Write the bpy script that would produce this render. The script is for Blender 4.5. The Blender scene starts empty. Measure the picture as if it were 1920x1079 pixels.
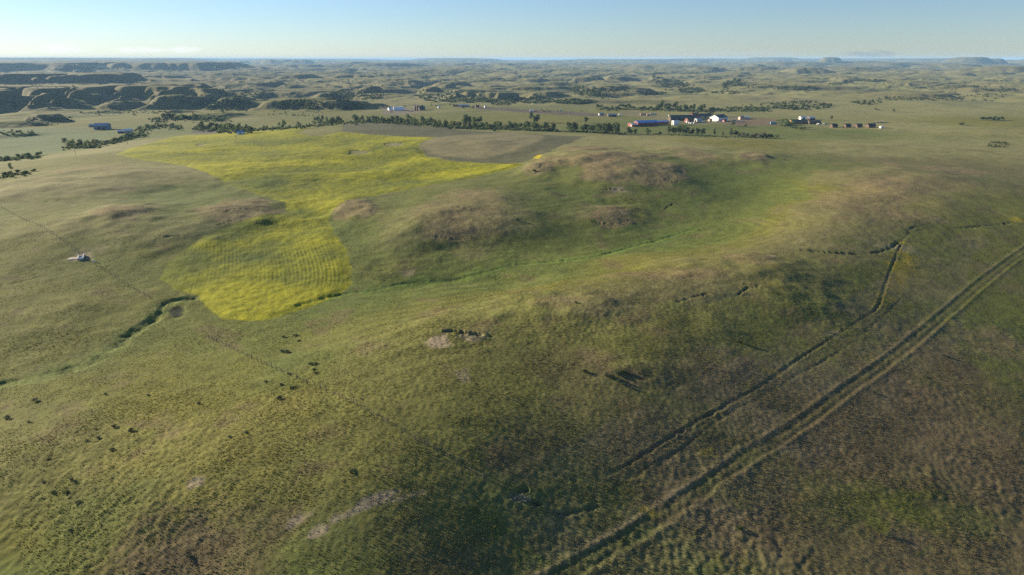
import bpy, bmesh, math, random
import numpy as np
from mathutils import Vector, Matrix

random.seed(7)
RNG = np.random.default_rng(11)
SC = bpy.context.scene
COL = SC.collection
R = math.radians

# ------------------------------------------------------------------ camera geometry
F, CX, CY, YH = 1280.0, 960.0, 539.5, 111.0      # focal length and horizon of the photograph, in its pixels
PITCH = math.atan((CY - YH) / F)
CAM_H = 80.0
CP, SP = math.cos(PITCH), math.sin(PITCH)
SUN_EL, SUN_FWD = R(14.5), R(28)                   # low sun, to the left and a little ahead

def ray(px, py):
    a, b = (px - CX) / F, (py - CY) / F
    return np.array([a, CP - b * SP, -SP - b * CP])

def at_z(px, py, z):
    d = ray(px, py)
    t = (z - CAM_H) / d[2]
    return np.array([d[0] * t, d[1] * t, z])

# ------------------------------------------------------------------ noise
_perm = np.random.default_rng(3).permutation(1024).astype(np.int32)
_ga = np.random.default_rng(5).uniform(0, 2 * np.pi, 1024)
_gx, _gy = np.cos(_ga).astype(np.float32), np.sin(_ga).astype(np.float32)

from concurrent.futures import ThreadPoolExecutor
POOL = ThreadPoolExecutor(4)
def threaded(fn):
    def run(x, y, *a, **k):
        x = np.asarray(x); y = np.asarray(y)
        if x.ndim != 1 or len(x) < 60000:
            return fn(x, y, *a, **k)
        xs, ys = np.array_split(x, 8), np.array_split(y, 8)
        return np.concatenate(list(POOL.map(lambda p: fn(p[0], p[1], *a, **k), zip(xs, ys))))
    return run

def _perlin(x, y):
    xi = np.floor(x).astype(np.int32); yi = np.floor(y).astype(np.int32)
    xf = (x - xi).astype(np.float32); yf = (y - yi).astype(np.float32)
    u = xf * xf * xf * (xf * (xf * 6 - 15) + 10); v = yf * yf * yf * (yf * (yf * 6 - 15) + 10)
    def g(ix, iy, dx, dy):
        h = _perm[(_perm[ix & 1023] + iy) & 1023]
        return _gx[h] * dx + _gy[h] * dy
    a = g(xi, yi, xf, yf); b = g(xi + 1, yi, xf - 1, yf)
    c = g(xi, yi + 1, xf, yf - 1); d = g(xi + 1, yi + 1, xf - 1, yf - 1)
    return (a + u * (b - a) + v * ((c + u * (d - c)) - (a + u * (b - a)))) * 1.5

perlin = threaded(_perlin)

def _fbm(x, y, wl, octs=4, gain=0.5, off=0.0):
    s, a, t = 0, 1.0, 0.0
    f = 1.0 / wl
    for i in range(octs):
        s = s + a * _perlin(x * f + off + 17.3 * i, y * f - off + 9.1 * i)
        t += a; a *= gain; f *= 2.03
    return s / t * 1.25

fbm = threaded(_fbm)

def sstep(a, b, x):
    t = np.clip((x - a) / (b - a), 0, 1)
    return t * t * (3 - 2 * t)

def lerp(a, b, t):
    return a + (b - a) * t

# ------------------------------------------------------------------ broad shape of the land: thin-plate spline through estimated points
CTRL = [  # photo pixel x, y and the height in metres there
    (-500, 1079, -13), (0, 1079, -9.5), (400, 1040, -5), (700, 910, .5), (960, 1079, -6), (1150, 960, -5), (1500, 1079, -8.5), (1920, 1079, -11), (2400, 1079, -15),  # front edge tilted away from the sun to darken the foreground
    (0, 880, -5), (250, 960, -3.5), (330, 830, -2.5), (650, 760, 2), (900, 760, 2.5), (1200, 800, -1), (1350, 760, -2), (1500, 860, -5.5), (1750, 900, -8), (1920, 850, -9), (2300, 800, -12),
    (0, 725, -7.5), (210, 660, -7), (330, 575, -6.5), (500, 600, -5.5), (700, 550, -5), (900, 515, -4), (1200, 458, -2.5), (1350, 410, 0), (430, 700, -4), (600, 660, -1),
    (820, 610, 2.5), (1000, 572, 3), (1200, 520, 3.8), (1430, 482, 4.2), (1000, 680, 2.2), (1300, 640, 1.6), (1500, 600, 0), (1660, 520, 0), (1720, 435, 3), (1850, 560, -4), (1900, 700, -7.5), (2300, 560, -8),
    (1560, 400, 7.5), (1430, 440, 1.0), (1490, 430, 5.5), (1440, 370, 1.5), (1620, 345, 9), (1750, 340, 9.5), (1900, 400, 5), (1900, 320, 7), (2300, 330, 7),
    (700, 480, -1.5), (1000, 470, -2), (870, 400, 3), (1100, 400, 1.5), (1300, 350, 4), (1120, 320, 7), (1000, 320, 5), (820, 345, 1.5),
    (600, 410, -1.5), (500, 470, -4), (560, 330, -1.5), (400, 290, -1.5), (300, 280, -4), (650, 290, 0),
    (650, 245, 4), (900, 262, 5), (1100, 258, 4), (1300, 263, 4.5), (1450, 268, 3), (1650, 265, 3), (1900, 280, 4), (480, 255, 0), (380, 262, -4),
    (0, 400, -3), (150, 485, -4), (-300, 500, -4), (230, 410, 0), (200, 330, 1.5), (60, 340, -1), (220, 283, -4), (300, 262, -6), (-300, 350, -6),
    (110, 287, -17), (0, 300, -19), (-300, 300, -20), (0, 265, -22), (0, 230, -24), (200, 240, -22), (350, 225, -21), (290, 247, -18), (450, 240, -14), (-300, 215, -24),
    (560, 234, -9), (720, 229, -9), (1000, 240, -8), (1250, 247, -6), (1440, 255, -4), (1600, 245, -1),
    (1200, 230, -7), (1350, 226, -6), (1550, 234, -3), (1760, 230, 1), (1900, 235, 3), (2300, 240, 4),
    (750, 208, -14), (550, 215, -17), (1000, 205, -11), (1400, 190, -5), (1250, 190, -8), (1800, 200, 1), (350, 207, -24), (100, 205, -26),
    (0, 160, -18), (500, 165, -16), (960, 165, -10), (1400, 160, -5), (1900, 165, 2), (-300, 160, -20), (2300, 160, 2),
    (0, 132, -10), (600, 135, -8), (1200, 135, -2), (1900, 135, 8), (200, 121, 8), (960, 121, 8), (1700, 121, 14),
]
_cp = np.array([at_z(*c) for c in CTRL])
_extra = np.array([[0, -60, -4], [-90, 20, -8], [90, 20, -14], [0, 40, -4], [-9000, -2000, -10], [9000, -2000, 0], [-30000, 26000, 18], [0, 40000, 22], [30000, 26000, 20]], float)
_cp = np.vstack([_cp, _extra])
def _lp(x, y):
    return np.arctan2(x, y), np.log(np.maximum(np.hypot(x, y), 1.0))
_cu, _cv = _lp(_cp[:, 0], _cp[:, 1])
def _phi(d2):
    return 0.5 * d2 * np.log(d2 + 1e-12)
_n = len(_cp)
_A = np.zeros((_n + 3, _n + 3))
_A[:_n, :_n] = _phi((_cu[:, None] - _cu) ** 2 + (_cv[:, None] - _cv) ** 2) + 0.004 * np.eye(_n)
_A[:_n, _n] = _A[_n, :_n] = 1; _A[:_n, _n + 1] = _A[_n + 1, :_n] = _cu; _A[:_n, _n + 2] = _A[_n + 2, :_n] = _cv
_w = np.linalg.solve(_A, np.concatenate([_cp[:, 2], [0, 0, 0]]))

def _base(x, y):
    x = np.asarray(x, float); y = np.asarray(y, float)
    u, v = _lp(x, y)
    out = np.zeros(u.shape)
    out += _w[_n] + _w[_n + 1] * u + _w[_n + 2] * v
    for i in range(_n):
        out += _w[i] * _phi((u - _cu[i]) ** 2 + (v - _cv[i]) ** 2)
    return out

base = threaded(_base)

def foot(px, py):
    """where the sight line through a photo pixel meets the broad land"""
    z = 0.0
    for _ in range(30):
        p = at_z(px, py, z)
        z = 0.5 * z + 0.5 * float(base(p[0], p[1]))
        z = min(z, CAM_H - 8)
    p = at_z(px, py, z)
    return p

def depth_of(p):
    return p[1] * CP + (CAM_H - p[2]) * SP
# ------------------------------------------------------------------ land forms on top of the broad shape
def px_ellipse(px, py, rx, ry):
    """centre, radial frame and half sizes in metres of an ellipse seen in the photograph"""
    p = foot(px, py)
    dep = depth_of(p); r = math.hypot(p[0], p[1])
    ang = math.atan2(CAM_H - p[2], r)
    return p, rx * dep / F, ry * dep / (F * math.sin(ang) * 0.97)

def ell(x, y, e, turn=0.0):
    """normalised elliptical distance; turn rotates the ellipse on the ground"""
    p, a, b = e
    r = math.hypot(p[0], p[1]); ux, uy = p[0] / r, p[1] / r
    dx, dy = x - p[0], y - p[1]
    t = dx * uy - dy * ux; q = dx * ux + dy * uy
    if turn:
        c, s = math.cos(turn), math.sin(turn)
        t, q = t * c + q * s, -t * s + q * c
    return np.sqrt((t / a) ** 2 + (q / b) ** 2)

def line_pts(pxs):
    return np.array([foot(a, b)[:2] for a, b in pxs])

def smooth_line(P, n=6):
    P = np.asarray(P, float)
    Q = np.vstack([2 * P[0] - P[1], P, 2 * P[-1] - P[-2]])
    out = []
    for i in range(1, len(Q) - 2):
        for k in range(n):
            t = k / n
            out.append(0.5 * (2 * Q[i] + (Q[i + 1] - Q[i - 1]) * t + (2 * Q[i - 1] - 5 * Q[i] + 4 * Q[i + 1] - Q[i + 2]) * t * t + (3 * Q[i] - Q[i - 1] - 3 * Q[i + 1] + Q[i + 2]) * t ** 3))
    out.append(P[-1])
    return np.array(out)

def line_dist(x, y, P, margin):
    """unsigned distance, signed side and run along a polyline for points near it"""
    d = np.full(x.shape, 1e6); side = np.zeros(x.shape); run = np.zeros(x.shape)
    m = (x > P[:, 0].min() - margin) & (x < P[:, 0].max() + margin) & (y > P[:, 1].min() - margin) & (y < P[:, 1].max() + margin)
    idx = np.nonzero(m)[0]
    if not len(idx):
        return d, side, run
    X, Y = x[idx], y[idx]; D = np.full(len(idx), 1e12); S = np.zeros(len(idx)); L = np.zeros(len(idx)); acc = 0.0
    for i in range(len(P) - 1):
        ax, ay = P[i]; bx, by = P[i + 1]
        ex, ey = bx - ax, by - ay; l2 = ex * ex + ey * ey + 1e-9
        t = np.clip(((X - ax) * ex + (Y - ay) * ey) / l2, 0, 1)
        qx, qy = X - ax - t * ex, Y - ay - t * ey
        dd = qx * qx + qy * qy
        k = dd < D
        D[k] = dd[k]; S[k] = np.sign(ex * qy - ey * qx)[k]; L[k] = (acc + t * math.sqrt(l2))[k]
        acc += math.sqrt(l2)
    d[idx] = np.sqrt(D); side[idx] = S; run[idx] = L
    return d, side, run

def poly_sd(x, y, P, margin=60.0):
    """signed distance to a closed outline, positive inside"""
    Pc = np.vstack([P, P[:1]])
    d, _, _ = line_dist(x, y, Pc, margin)
    ins = np.zeros(x.shape, bool)
    j = len(P) - 1
    with np.errstate(divide='ignore', invalid='ignore'):
        for i in range(len(P)):
            xi, yi = P[i]; xj, yj = P[j]
            c = ((yi > y) != (yj > y)) & (x < (xj - xi) * (y - yi) / (yj - yi + 1e-12) + xi)
            ins ^= c; j = i
    d = np.minimum(d, 1e5)
    return np.where(ins, d, -d)

def polar(px, r):
    th = math.atan((px - CX) / F / CP)
    return np.array([math.sin(th) * r, math.cos(th) * r])

# knolls of the field: px, py, half width, half depth in photo pixels, height in metres
KNOLLS = [(1010, 322, 38, 9, 2.2), (1075, 308, 70, 9, 2.6), (1180, 302, 95, 8, 2.2), (1150, 332, 50, 11, 1.6), (1235, 330, 45, 10, .8), (1120, 375, 50, 10, -1.2), (930, 430, 60, 12, 1.2), (820, 425, 50, 16, 1.4), (1060, 590, 140, 16, .8), (1330, 545, 110, 16, .7), (860, 478, 190, 20, -1.6), (1230, 395, 80, 26, -1.2), (1060, 350, 60, 16, -1.5), (760, 470, 70, 40, 1.6), (1380, 380, 120, 40, -2.0), (1000, 520, 260, 16, -1.6), (560, 425, 80, 20, -1.5), (330, 360, 90, 16, -2.4), (330, 440, 110, 24, 2.4), (120, 440, 110, 24, 2.0), (80, 600, 160, 50, 1.6), (500, 345, 90, 14, 1.8), (700, 285, 140, 9, 2.4), (760, 335, 130, 8, -1.6), (340, 285, 100, 7, 1.8), (870, 398, 120, 46, 3.5), (662, 397, 52, 20, 3.2), (455, 400, 95, 24, 3.2), (1145, 405, 56, 20, 2.0), (1120, 312, 120, 20, 3.4), (1225, 327, 80, 18, 1.2), (1310, 297, 66, 13, 2.2),
          (1412, 297, 34, 11, 2.4), (1095, 287, 75, 9, 2.8), (1270, 284, 45, 7, 1.8), (222, 405, 75, 17, 3.4), (180, 330, 140, 24, 3.2), (60, 360, 90, 20, 2.0), (900, 275, 120, 17, 4.0), (1620, 362, 120, 34, 2.6), (1680, 330, 140, 16, 2.0),
          (560, 300, 120, 12, 2.6), (470, 325, 90, 10, 2.2), (690, 330, 90, 10, 1.6), (1390, 500, 140, 22, 2.4), (1060, 570, 120, 25, 2.2), (830, 620, 90, 24, 1.0), (660, 780, 130, 50, .5), (1290, 640, 120, 40, 1.0),
          (1180, 700, 60, 20, .8), (420, 900, 140, 60, .5), (1500, 560, 90, 20, 1.2), (720, 237, 120, 6, 2.5), (1850, 250, 160, 10, 3), (1600, 275, 200, 6, 2)]
# hills, mesas and buttes far off: px, y of the foot, y of the top, half width px, depth factor, flatness
FAR = [(130, 203, 186, 36, .7, 1.8), (60, 202, 180, 40, .6, 1.8), (230, 205, 190, 40, .7, 1.8), (330, 204, 178, 50, .7, 1.8), (440, 206, 182, 40, .7, 1.8), (500, 204, 190, 30, .7, 1.8), (180, 196, 176, 30, .8, 1.8), (390, 197, 176, 30, .8, 1.8), (1555, 122, 107.5, 24, 1.0, 2.6), (1815, 123, 107.5, 46, 1.0, 2.8), (1868, 123, 110, 17, 1.0, 2.2), (1885, 139, 124, 70, .8, 2.4), (1510, 139, 126.5, 40, .9, 2.2), (1536, 139, 132, 22, .9, 2.0),
       (1326, 134, 125.5, 36, .8, 3.0), (1402, 134, 126, 22, .8, 2.6), (1432, 134, 125.5, 40, .8, 2.6), (1250, 131, 122, 95, .7, 3.0), (1180, 128, 121, 90, .7, 3.0), (1418, 128, 120.5, 14, .9, 2.0), (1090, 135, 130.5, 22, .9, 1.6), (1103, 124, 119.5, 20, .9, 2), (1076, 124, 119.5, 14, .9, 2),
       (1590, 136, 126, 50, .7, 2), (1730, 140, 133, 40, .7, 2), (1800, 141, 133, 55, .6, 2), (1660, 126, 117.5, 70, .8, 2), (1720, 124, 117, 80, .8, 2), (1780, 128, 120, 60, .8, 2), (1480, 124, 115.5, 90, .8, 2.4), (1600, 122, 114, 70, .8, 2.2), (1920, 121, 112.5, 60, .8, 2.4),
       (720, 128, 118.5, 65, .6, 3.5), (655, 127, 120, 50, .6, 3.0), (610, 119, 115, 30, .8, 2), (520, 127, 121, 30, .7, 2.4), (570, 127.5, 121, 45, .7, 2.4), (868, 124, 118, 35, .8, 2.6), (945, 128, 119, 22, .9, 2.2),
       (567, 152, 139, 42, .7, 2.2), (665, 150, 139, 42, .7, 2.2), (620, 150, 144, 30, .7, 2), (730, 143, 136, 22, .7, 2.4), (785, 139, 132, 20, .7, 2.4), (600, 143, 136, 22, .8, 2), (700, 178, 162, 34, .6, 1.8), (725, 172, 163, 28, .6, 1.8), (490, 150, 142, 30, .7, 2), (510, 163, 154, 34, .7, 2), (905, 151, 146, 18, .7, 1.8), (1000, 152, 146, 30, .6, 2),
       (840, 161, 155, 30, .5, 2.4), (905, 176, 168, 55, .5, 2.6), (1150, 174, 160, 50, .6, 1.8), (990, 172, 162, 40, .6, 1.8), (1045, 170, 161, 30, .6, 1.8), (1020, 185, 172, 40, .5, 1.8), (1190, 178, 168, 40, .6, 1.8), (1420, 165, 156, 40, .5, 2), (1520, 158, 150, 30, .6, 1.7), (1500, 169, 159, 80, .4, 2.2), (1570, 178, 171, 70, .4, 2.2), (1700, 184, 174, 80, .4, 2.4), (1850, 172, 164, 60, .4, 2.2), (1870, 162, 155, 60, .4, 2),
       (300, 151, 141, 45, .6, 2.6), (150, 151, 142, 50, .6, 2.4), (420, 146, 137, 60, .6, 2.2), (80, 139, 133, 60, .6, 2.4), (350, 134, 128, 90, .6, 2.4), (250, 158, 150, 110, .45, 2.2), (60, 158, 150, 90, .45, 2.4), (20, 239, 226, 60, .5, 2.2), (90, 231, 213, 34, .55, 2.6), (20, 259, 243, 45, .4, 2), (10, 206, 200, 12, .8, 1.8),
       (640, 207, 188, 55, .4, 2.2), (545, 206, 185, 60, .45, 2.6), (590, 206, 184, 60, .4, 2.2), (690, 205, 194, 40, .4, 2), (400, 222, 212, 60, .3, 2.2), (1375, 188, 180, 120, .4, 2.2), (1150, 196, 186, 130, .4, 2.4)]
_rf = np.random.default_rng(21)
for k in range(330):                    # small worn buttes and banks of the broken country
    a = _rf.uniform(-150, 2070); yf = 121 + 66 * _rf.uniform(0, 1) ** 1.25
    if a > 1250 and yf > 165: continue
    hh = (2.2 + (yf - 120) * .07) * _rf.uniform(.6, 1.7)
    FAR.append((a, yf, yf - hh, (10 + (yf - 118) * .35) * _rf.uniform(.6, 1.8), _rf.uniform(.3, .9), _rf.uniform(1.6, 3)))
# mesas with eroded fronts: outline in photo column and distance, height of the top, width of the slope, wander of the edge
MESAS = [([(-900, 1560), (-500, 1500), (-330, 1680), (-150, 1500), (-60, 1700), (40, 1510), (85, 1500), (130, 1740), (205, 1560), (235, 1530), (290, 1760), (350, 1700), (400, 1500), (445, 1520), (470, 1720), (540, 1640), (600, 1850), (560, 2300), (300, 2700), (-900, 2800)], 15, 180, 170, 300),
         ([(-900, 2900), (60, 2950), (330, 2900), (420, 3100), (400, 3600), (-900, 3700)], 27, 160, 160, 500),
         ([(-900, 5200), (120, 5300), (560, 5200), (600, 6200), (540, 7800), (-900, 8000)], 58, 420, 420, 1500),
         ([(-900, 9000), (90, 9000), (150, 10500), (-900, 12000)], 76, 500, 500, 2000),
         ([(480, 10500), (700, 10000), (760, 11800), (480, 12500)], 70, 500, 600, 2200),
         ([(800, 1700), (880, 1660), (1000, 1640), (1060, 1760), (900, 1820), (800, 1800)], 2.5, 50, 60, 200),
         ([(640, 8000), (740, 7900), (760, 8800), (640, 8800)], 52, 260, 250, 900)]
RIDGES = []
for k in range(26):                      # the blue ridges along the horizon
    c = RNG.uniform(-200, 2100)
    RIDGES.append((c, RNG.uniform(11000, 24000), RNG.uniform(70, 240), RNG.uniform(500, 1500), RNG.uniform(74, 112)))

E_KNOLL = [(px_ellipse(a, b, c, d), h) for a, b, c, d, h in KNOLLS]
E_FAR = []
for a, yf, yt, hw, df, fl in FAR:
    p = foot(a, yf); dep = depth_of(p); r = math.hypot(p[0], p[1])
    rx = hw * dep / F; rq = max(rx * df, 40)
    rr = r + rq * 0.9
    d = ray(a, yt); zt = CAM_H + d[2] / math.hypot(d[0], d[1]) * rr
    c = p[:2] / r * rr
    E_FAR.append(((np.array([c[0], c[1], p[2]]), rx, rq), zt, fl))

CREEK = smooth_line(line_pts([(-160, 748), (0, 725), (60, 712), (150, 690), (207, 660), (245, 630), (290, 600), (318, 570), (362, 561)]))
CUT = smooth_line(line_pts([(204, 662), (230, 642), (262, 618), (292, 598), (304, 578), (325, 565), (362, 561)]))
POND = px_ellipse(330, 586, 17, 10)
DRAW = smooth_line(line_pts([(560, 575), (640, 552), (700, 546), (760, 532), (860, 522), (960, 498), (1040, 490), (1110, 483), (1180, 465), (1235, 450), (1300, 428)]))
WASH = smooth_line(line_pts([(1500, 468), (1560, 474), (1620, 476), (1668, 466), (1698, 442), (1722, 428), (1790, 431), (1860, 425), (1925, 414), (2050, 402)]))
BANK = smooth_line(line_pts([(1735, 432), (1698, 446), (1668, 510), (1645, 575), (1609, 602), (1533, 650), (1440, 716), (1368, 757), (1271, 811), (1200, 857), (1140, 892)]))
BANK2 = smooth_line(line_pts([(1690, 560), (1600, 640), (1480, 715), (1355, 784), (1271, 846), (1215, 875), (1150, 920)]))
TRACK = smooth_line(line_pts([(2150, 330), (2030, 402), (1925, 470), (1850, 524), (1770, 590), (1700, 650), (1600, 724), (1500, 796), (1400, 860), (1300, 930), (1210, 990), (1120, 1043), (1040, 1088), (900, 1170)]))
SCARPS = [smooth_line(line_pts(q), 4) for q in (
    [(838, 627), (852, 627), (872, 630), (900, 632)], [(1384, 556), (1400, 546), (1420, 544)], [(1395, 538), (1412, 541), (1424, 541)], [(1270, 570), (1300, 561), (1325, 556)],
    [(1112, 360), (1150, 357), (1180, 362)], [(1112, 421), (1150, 424), (1180, 418)], [(1248, 388), (1256, 383), (1262, 380)], [(1205, 452), (1222, 449), (1240, 452)], [(800, 448), (850, 454), (890, 448), (930, 436)], [(520, 402), (500, 405), (470, 402), (440, 404), (425, 410)],
    [(850, 400), (880, 405), (900, 403)], [(735, 518), (760, 515), (785, 511)], [(990, 328), (1005, 332), (1015, 322)], [(1240, 340), (1262, 346), (1280, 342)], [(1680, 357), (1700, 361), (1720, 359)], [(1640, 380), (1670, 385)], [(985, 920), (960, 932), (1010, 945)], [(1030, 870), (1060, 886), (1080, 900)], [(1040, 965), (1080, 960), (1120, 950)], [(0, 538), (40, 530), (80, 520)], [(180, 468), (230, 462), (300, 455), (380, 450)],
    [(180, 296), (200, 302), (220, 300)], [(60, 388), (120, 380), (160, 375)], [(380, 440), (430, 425), (490, 408)], [(1195, 770), (1215, 765), (1230, 762)])]

CANOLA = line_pts([(215, 291), (250, 276), (285, 268), (330, 256), (420, 250), (500, 246), (590, 238), (560, 252), (600, 256), (640, 249), (700, 253), (760, 258), (822, 260), (792, 271), (785, 281), (800, 297), (840, 305), (900, 309), (978, 313),
                   (965, 319), (935, 324), (880, 338), (800, 350), (720, 364), (660, 378), (622, 398), (617, 415), (640, 450), (660, 490), (665, 530), (640, 548), (590, 571), (510, 599), (455, 606), (410, 601), (388, 578), (372, 556), (330, 545),
                   (302, 525), (318, 490), (370, 460), (440, 426), (490, 414), (537, 402), (532, 386), (490, 370), (430, 350), (380, 326), (330, 311), (270, 303)])
CANOLA_BRIGHT = line_pts([(372, 556), (420, 528), (520, 535), (600, 545), (665, 545), (590, 571), (510, 599), (455, 606), (410, 601), (388, 578)])
CANOLA_ROWS = line_pts([(302, 525), (318, 490), (370, 460), (440, 426), (540, 410), (615, 415), (640, 450), (660, 490), (665, 530), (560, 545), (420, 528), (372, 556), (330, 545)])
ROW_EDGE = smooth_line(line_pts([(590, 380), (622, 415), (645, 450), (662, 490), (667, 530), (655, 560)]))
FALLOW = line_pts([(648, 229), (760, 235), (900, 248), (1098, 256), (1060, 276), (1010, 304), (975, 312), (905, 308), (840, 304), (800, 297), (785, 281), (792, 271), (822, 260), (760, 257), (690, 252), (640, 248)])
FALLOW_TOP = line_pts([(788, 284), (800, 267), (860, 255), (950, 250), (1022, 255), (1012, 268), (960, 291), (900, 303), (830, 298)])
DIRT_LOT = line_pts([(1345, 227), (1400, 221), (1462, 224), (1460, 236), (1400, 237), (1345, 233)])
DIRT_YARD = line_pts([(1240, 214), (1300, 221), (1400, 218), (1400, 229), (1330, 234), (1290, 234), (1250, 226), (1170, 216), (1160, 208), (1200, 209)])
DIRT_STRIP = line_pts([(880, 201), (960, 203), (1060, 209), (1135, 214), (1135, 219), (1060, 216), (990, 211), (900, 206)])
DIRT_FARM2 = line_pts([(715, 204), (800, 203), (790, 212), (740, 216), (715, 212)])
DIRT_PIT = line_pts([(355, 243), (395, 240), (420, 245), (405, 251), (365, 250)])
PALE_FIELD = line_pts([(-100, 243), (60, 240), (200, 250), (215, 262), (120, 268), (110, 285), (0, 298), (-100, 305)])

def land(x, y):
    """height of the ground"""
    x = np.asarray(x, float).ravel(); y = np.asarray(y, float).ravel()
    r = np.hypot(x, y)
    b = base(x, y)
    h = b.copy()
    # gentle swells
    near = 1 - sstep(900, 2500, r)
    h += fbm(x, y, 140, 3, .5, 3.1) * (.85 + .65 * sstep(700, 1100, r)) * sstep(60, 250, r) * (1 - .5 * sstep(1500, 3000, r))
    h += fbm(x, y, 46, 3, .5, 8.4) * 0.26 * near * sstep(60, 150, r)
    for (e, kh) in E_KNOLL:
        m = np.abs(x - e[0][0]) + np.abs(y - e[0][1]) < 5 * (e[1] + e[2])
        if m.any():
            sz = e[1] + e[2]
            wxx = x[m] + fbm(x[m], y[m], sz * .6, 3, .55, kh) * sz * .22; wyy = y[m] + fbm(x[m], y[m], sz * .6, 3, .55, kh + 9) * sz * .22
            d = ell(wxx, wyy, e)
            h[m] += .9 * kh * (.55 * np.exp(-np.maximum(d, 0) ** 2.2) + .45 * np.exp(-(d / 1.45) ** 2)) * (1 + .35 * fbm(x[m], y[m], sz * .4, 2, .5, kh * 2))
    # broken country beyond the creek
    m = r > 1000
    X, Y, Rr = x[m], y[m], r[m]
    th = np.arctan2(X, Y)
    rough = lerp(1.0, .75, sstep(-.1, .3, th)) * sstep(1250, 2300, Rr)
    rough = np.where(th > .25, rough * lerp(.8, 1.1, sstep(2200, 5000, Rr)), rough)
    wx = X + fbm(X, Y, 700, 2, .5, 1.7) * 160; wy = Y + fbm(X, Y, 700, 2, .5, 5.2) * 160
    n1 = np.abs(fbm(wx, wy, 620, 3, .5, 4.4)); n2 = np.abs(fbm(wx, wy, 230, 2, .5, 2.2)); n3 = fbm(X, Y, 1500, 2, .5, 6.6)
    cap = 1 - np.exp(-n1 * 5.0)
    amp = 13 + 13 * sstep(2200, 5000, Rr) + 12 * sstep(5000, 11000, Rr)
    hh = amp * ((cap - .55) * 1.15 + (1 - np.exp(-n2 * 5)) * .30 * cap - .10) * rough + n3 * rough * (11 + 14 * sstep(5000, 12000, Rr))
    n4 = 1 - np.abs(fbm(wx, wy, 150, 3, .55, 7.1))
    hh += (n4 ** 3 - .55) * 6.5 * rough * (.5 + cap) * (1 - sstep(6000, 9000, Rr))
    hh += fbm(X, Y, 60, 2, .5, 9.9) * 1.5 * rough * (1 - sstep(4000, 7000, Rr))
    for (P, top, wslope, wander, wl) in MESAS:
        Q = np.array([polar(a, q) for a, q in P])
        mm = (X > Q[:, 0].min() - 800) & (X < Q[:, 0].max() + 800) & (Y > Q[:, 1].min() - 800) & (Y < Q[:, 1].max() + 800)
        if not mm.any():
            continue
        xx, yy = X[mm], Y[mm]
        sd = poly_sd(xx, yy, Q, 1500)
        sp = np.abs(fbm(xx, yy, wl, 3, .55, top * .31))
        sd = sd + fbm(xx, yy, wl * .9, 4, .6, top * .13) * wander * 1.0 - wander * 1.9 * np.exp(-sp * 5)
        sd = sd + (1 - 2.2 * np.abs(fbm(xx, yy, wslope * .9, 3, .55, 5.9))) * wslope * .42
        t = sstep(0, wslope * 1.5, sd); t = .55 * t + .45 * sstep(.35, .9, t)
        hb = b[m][mm] + hh[mm]
        target = top + hh[mm] * .22 + fbm(xx, yy, wl * 1.5, 2, .5, 2.9) * 3
        hh[mm] = lerp(hb, np.maximum(target, hb), t) - b[m][mm]
    cl = b[m] + hh
    hh = np.where(Rr > 1400, np.minimum(cl, 72 + (cl - 72) * .4), cl) - b[m]
    for (c, rr, hw, dq, zt) in RIDGES:
        q = polar(c, rr); e = (np.array([q[0], q[1], 0]), hw * rr / F, dq)
        mm = np.hypot(X - q[0], Y - q[1]) < 4 * max(e[1], e[2])
        if mm.any():
            d = ell(X[mm], Y[mm], e) + fbm(X[mm], Y[mm], 1400, 3, .5, zt) * .35
            t = 1 - sstep(.45, 1.15, d)
            hb = b[m][mm] + hh[mm]
            hh[mm] += np.maximum(zt + fbm(X[mm], Y[mm], 3000, 2, .5, c * .01) * 5 - hb, 0) * t
    for (e, zt, fl) in E_FAR:
        big = 3.0 * max(e[1], e[2])
        mm = (np.abs(X - e[0][0]) < big) & (np.abs(Y - e[0][1]) < big)
        if mm.any():
            d = ell(X[mm], Y[mm], e) + fbm(X[mm], Y[mm], max(e[1], e[2]) * .7, 3, .5, zt * .21 + e[1] * .01) * .30
            t = np.exp(-np.maximum(d, 0) ** (fl * 1.6))
            hb = b[m][mm] + hh[mm]
            hh[mm] += np.maximum(zt - hb, 0) * t
    keep = sstep(1000, 1400, Rr)
    hh *= keep
    h[m] += hh
    return h

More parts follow.
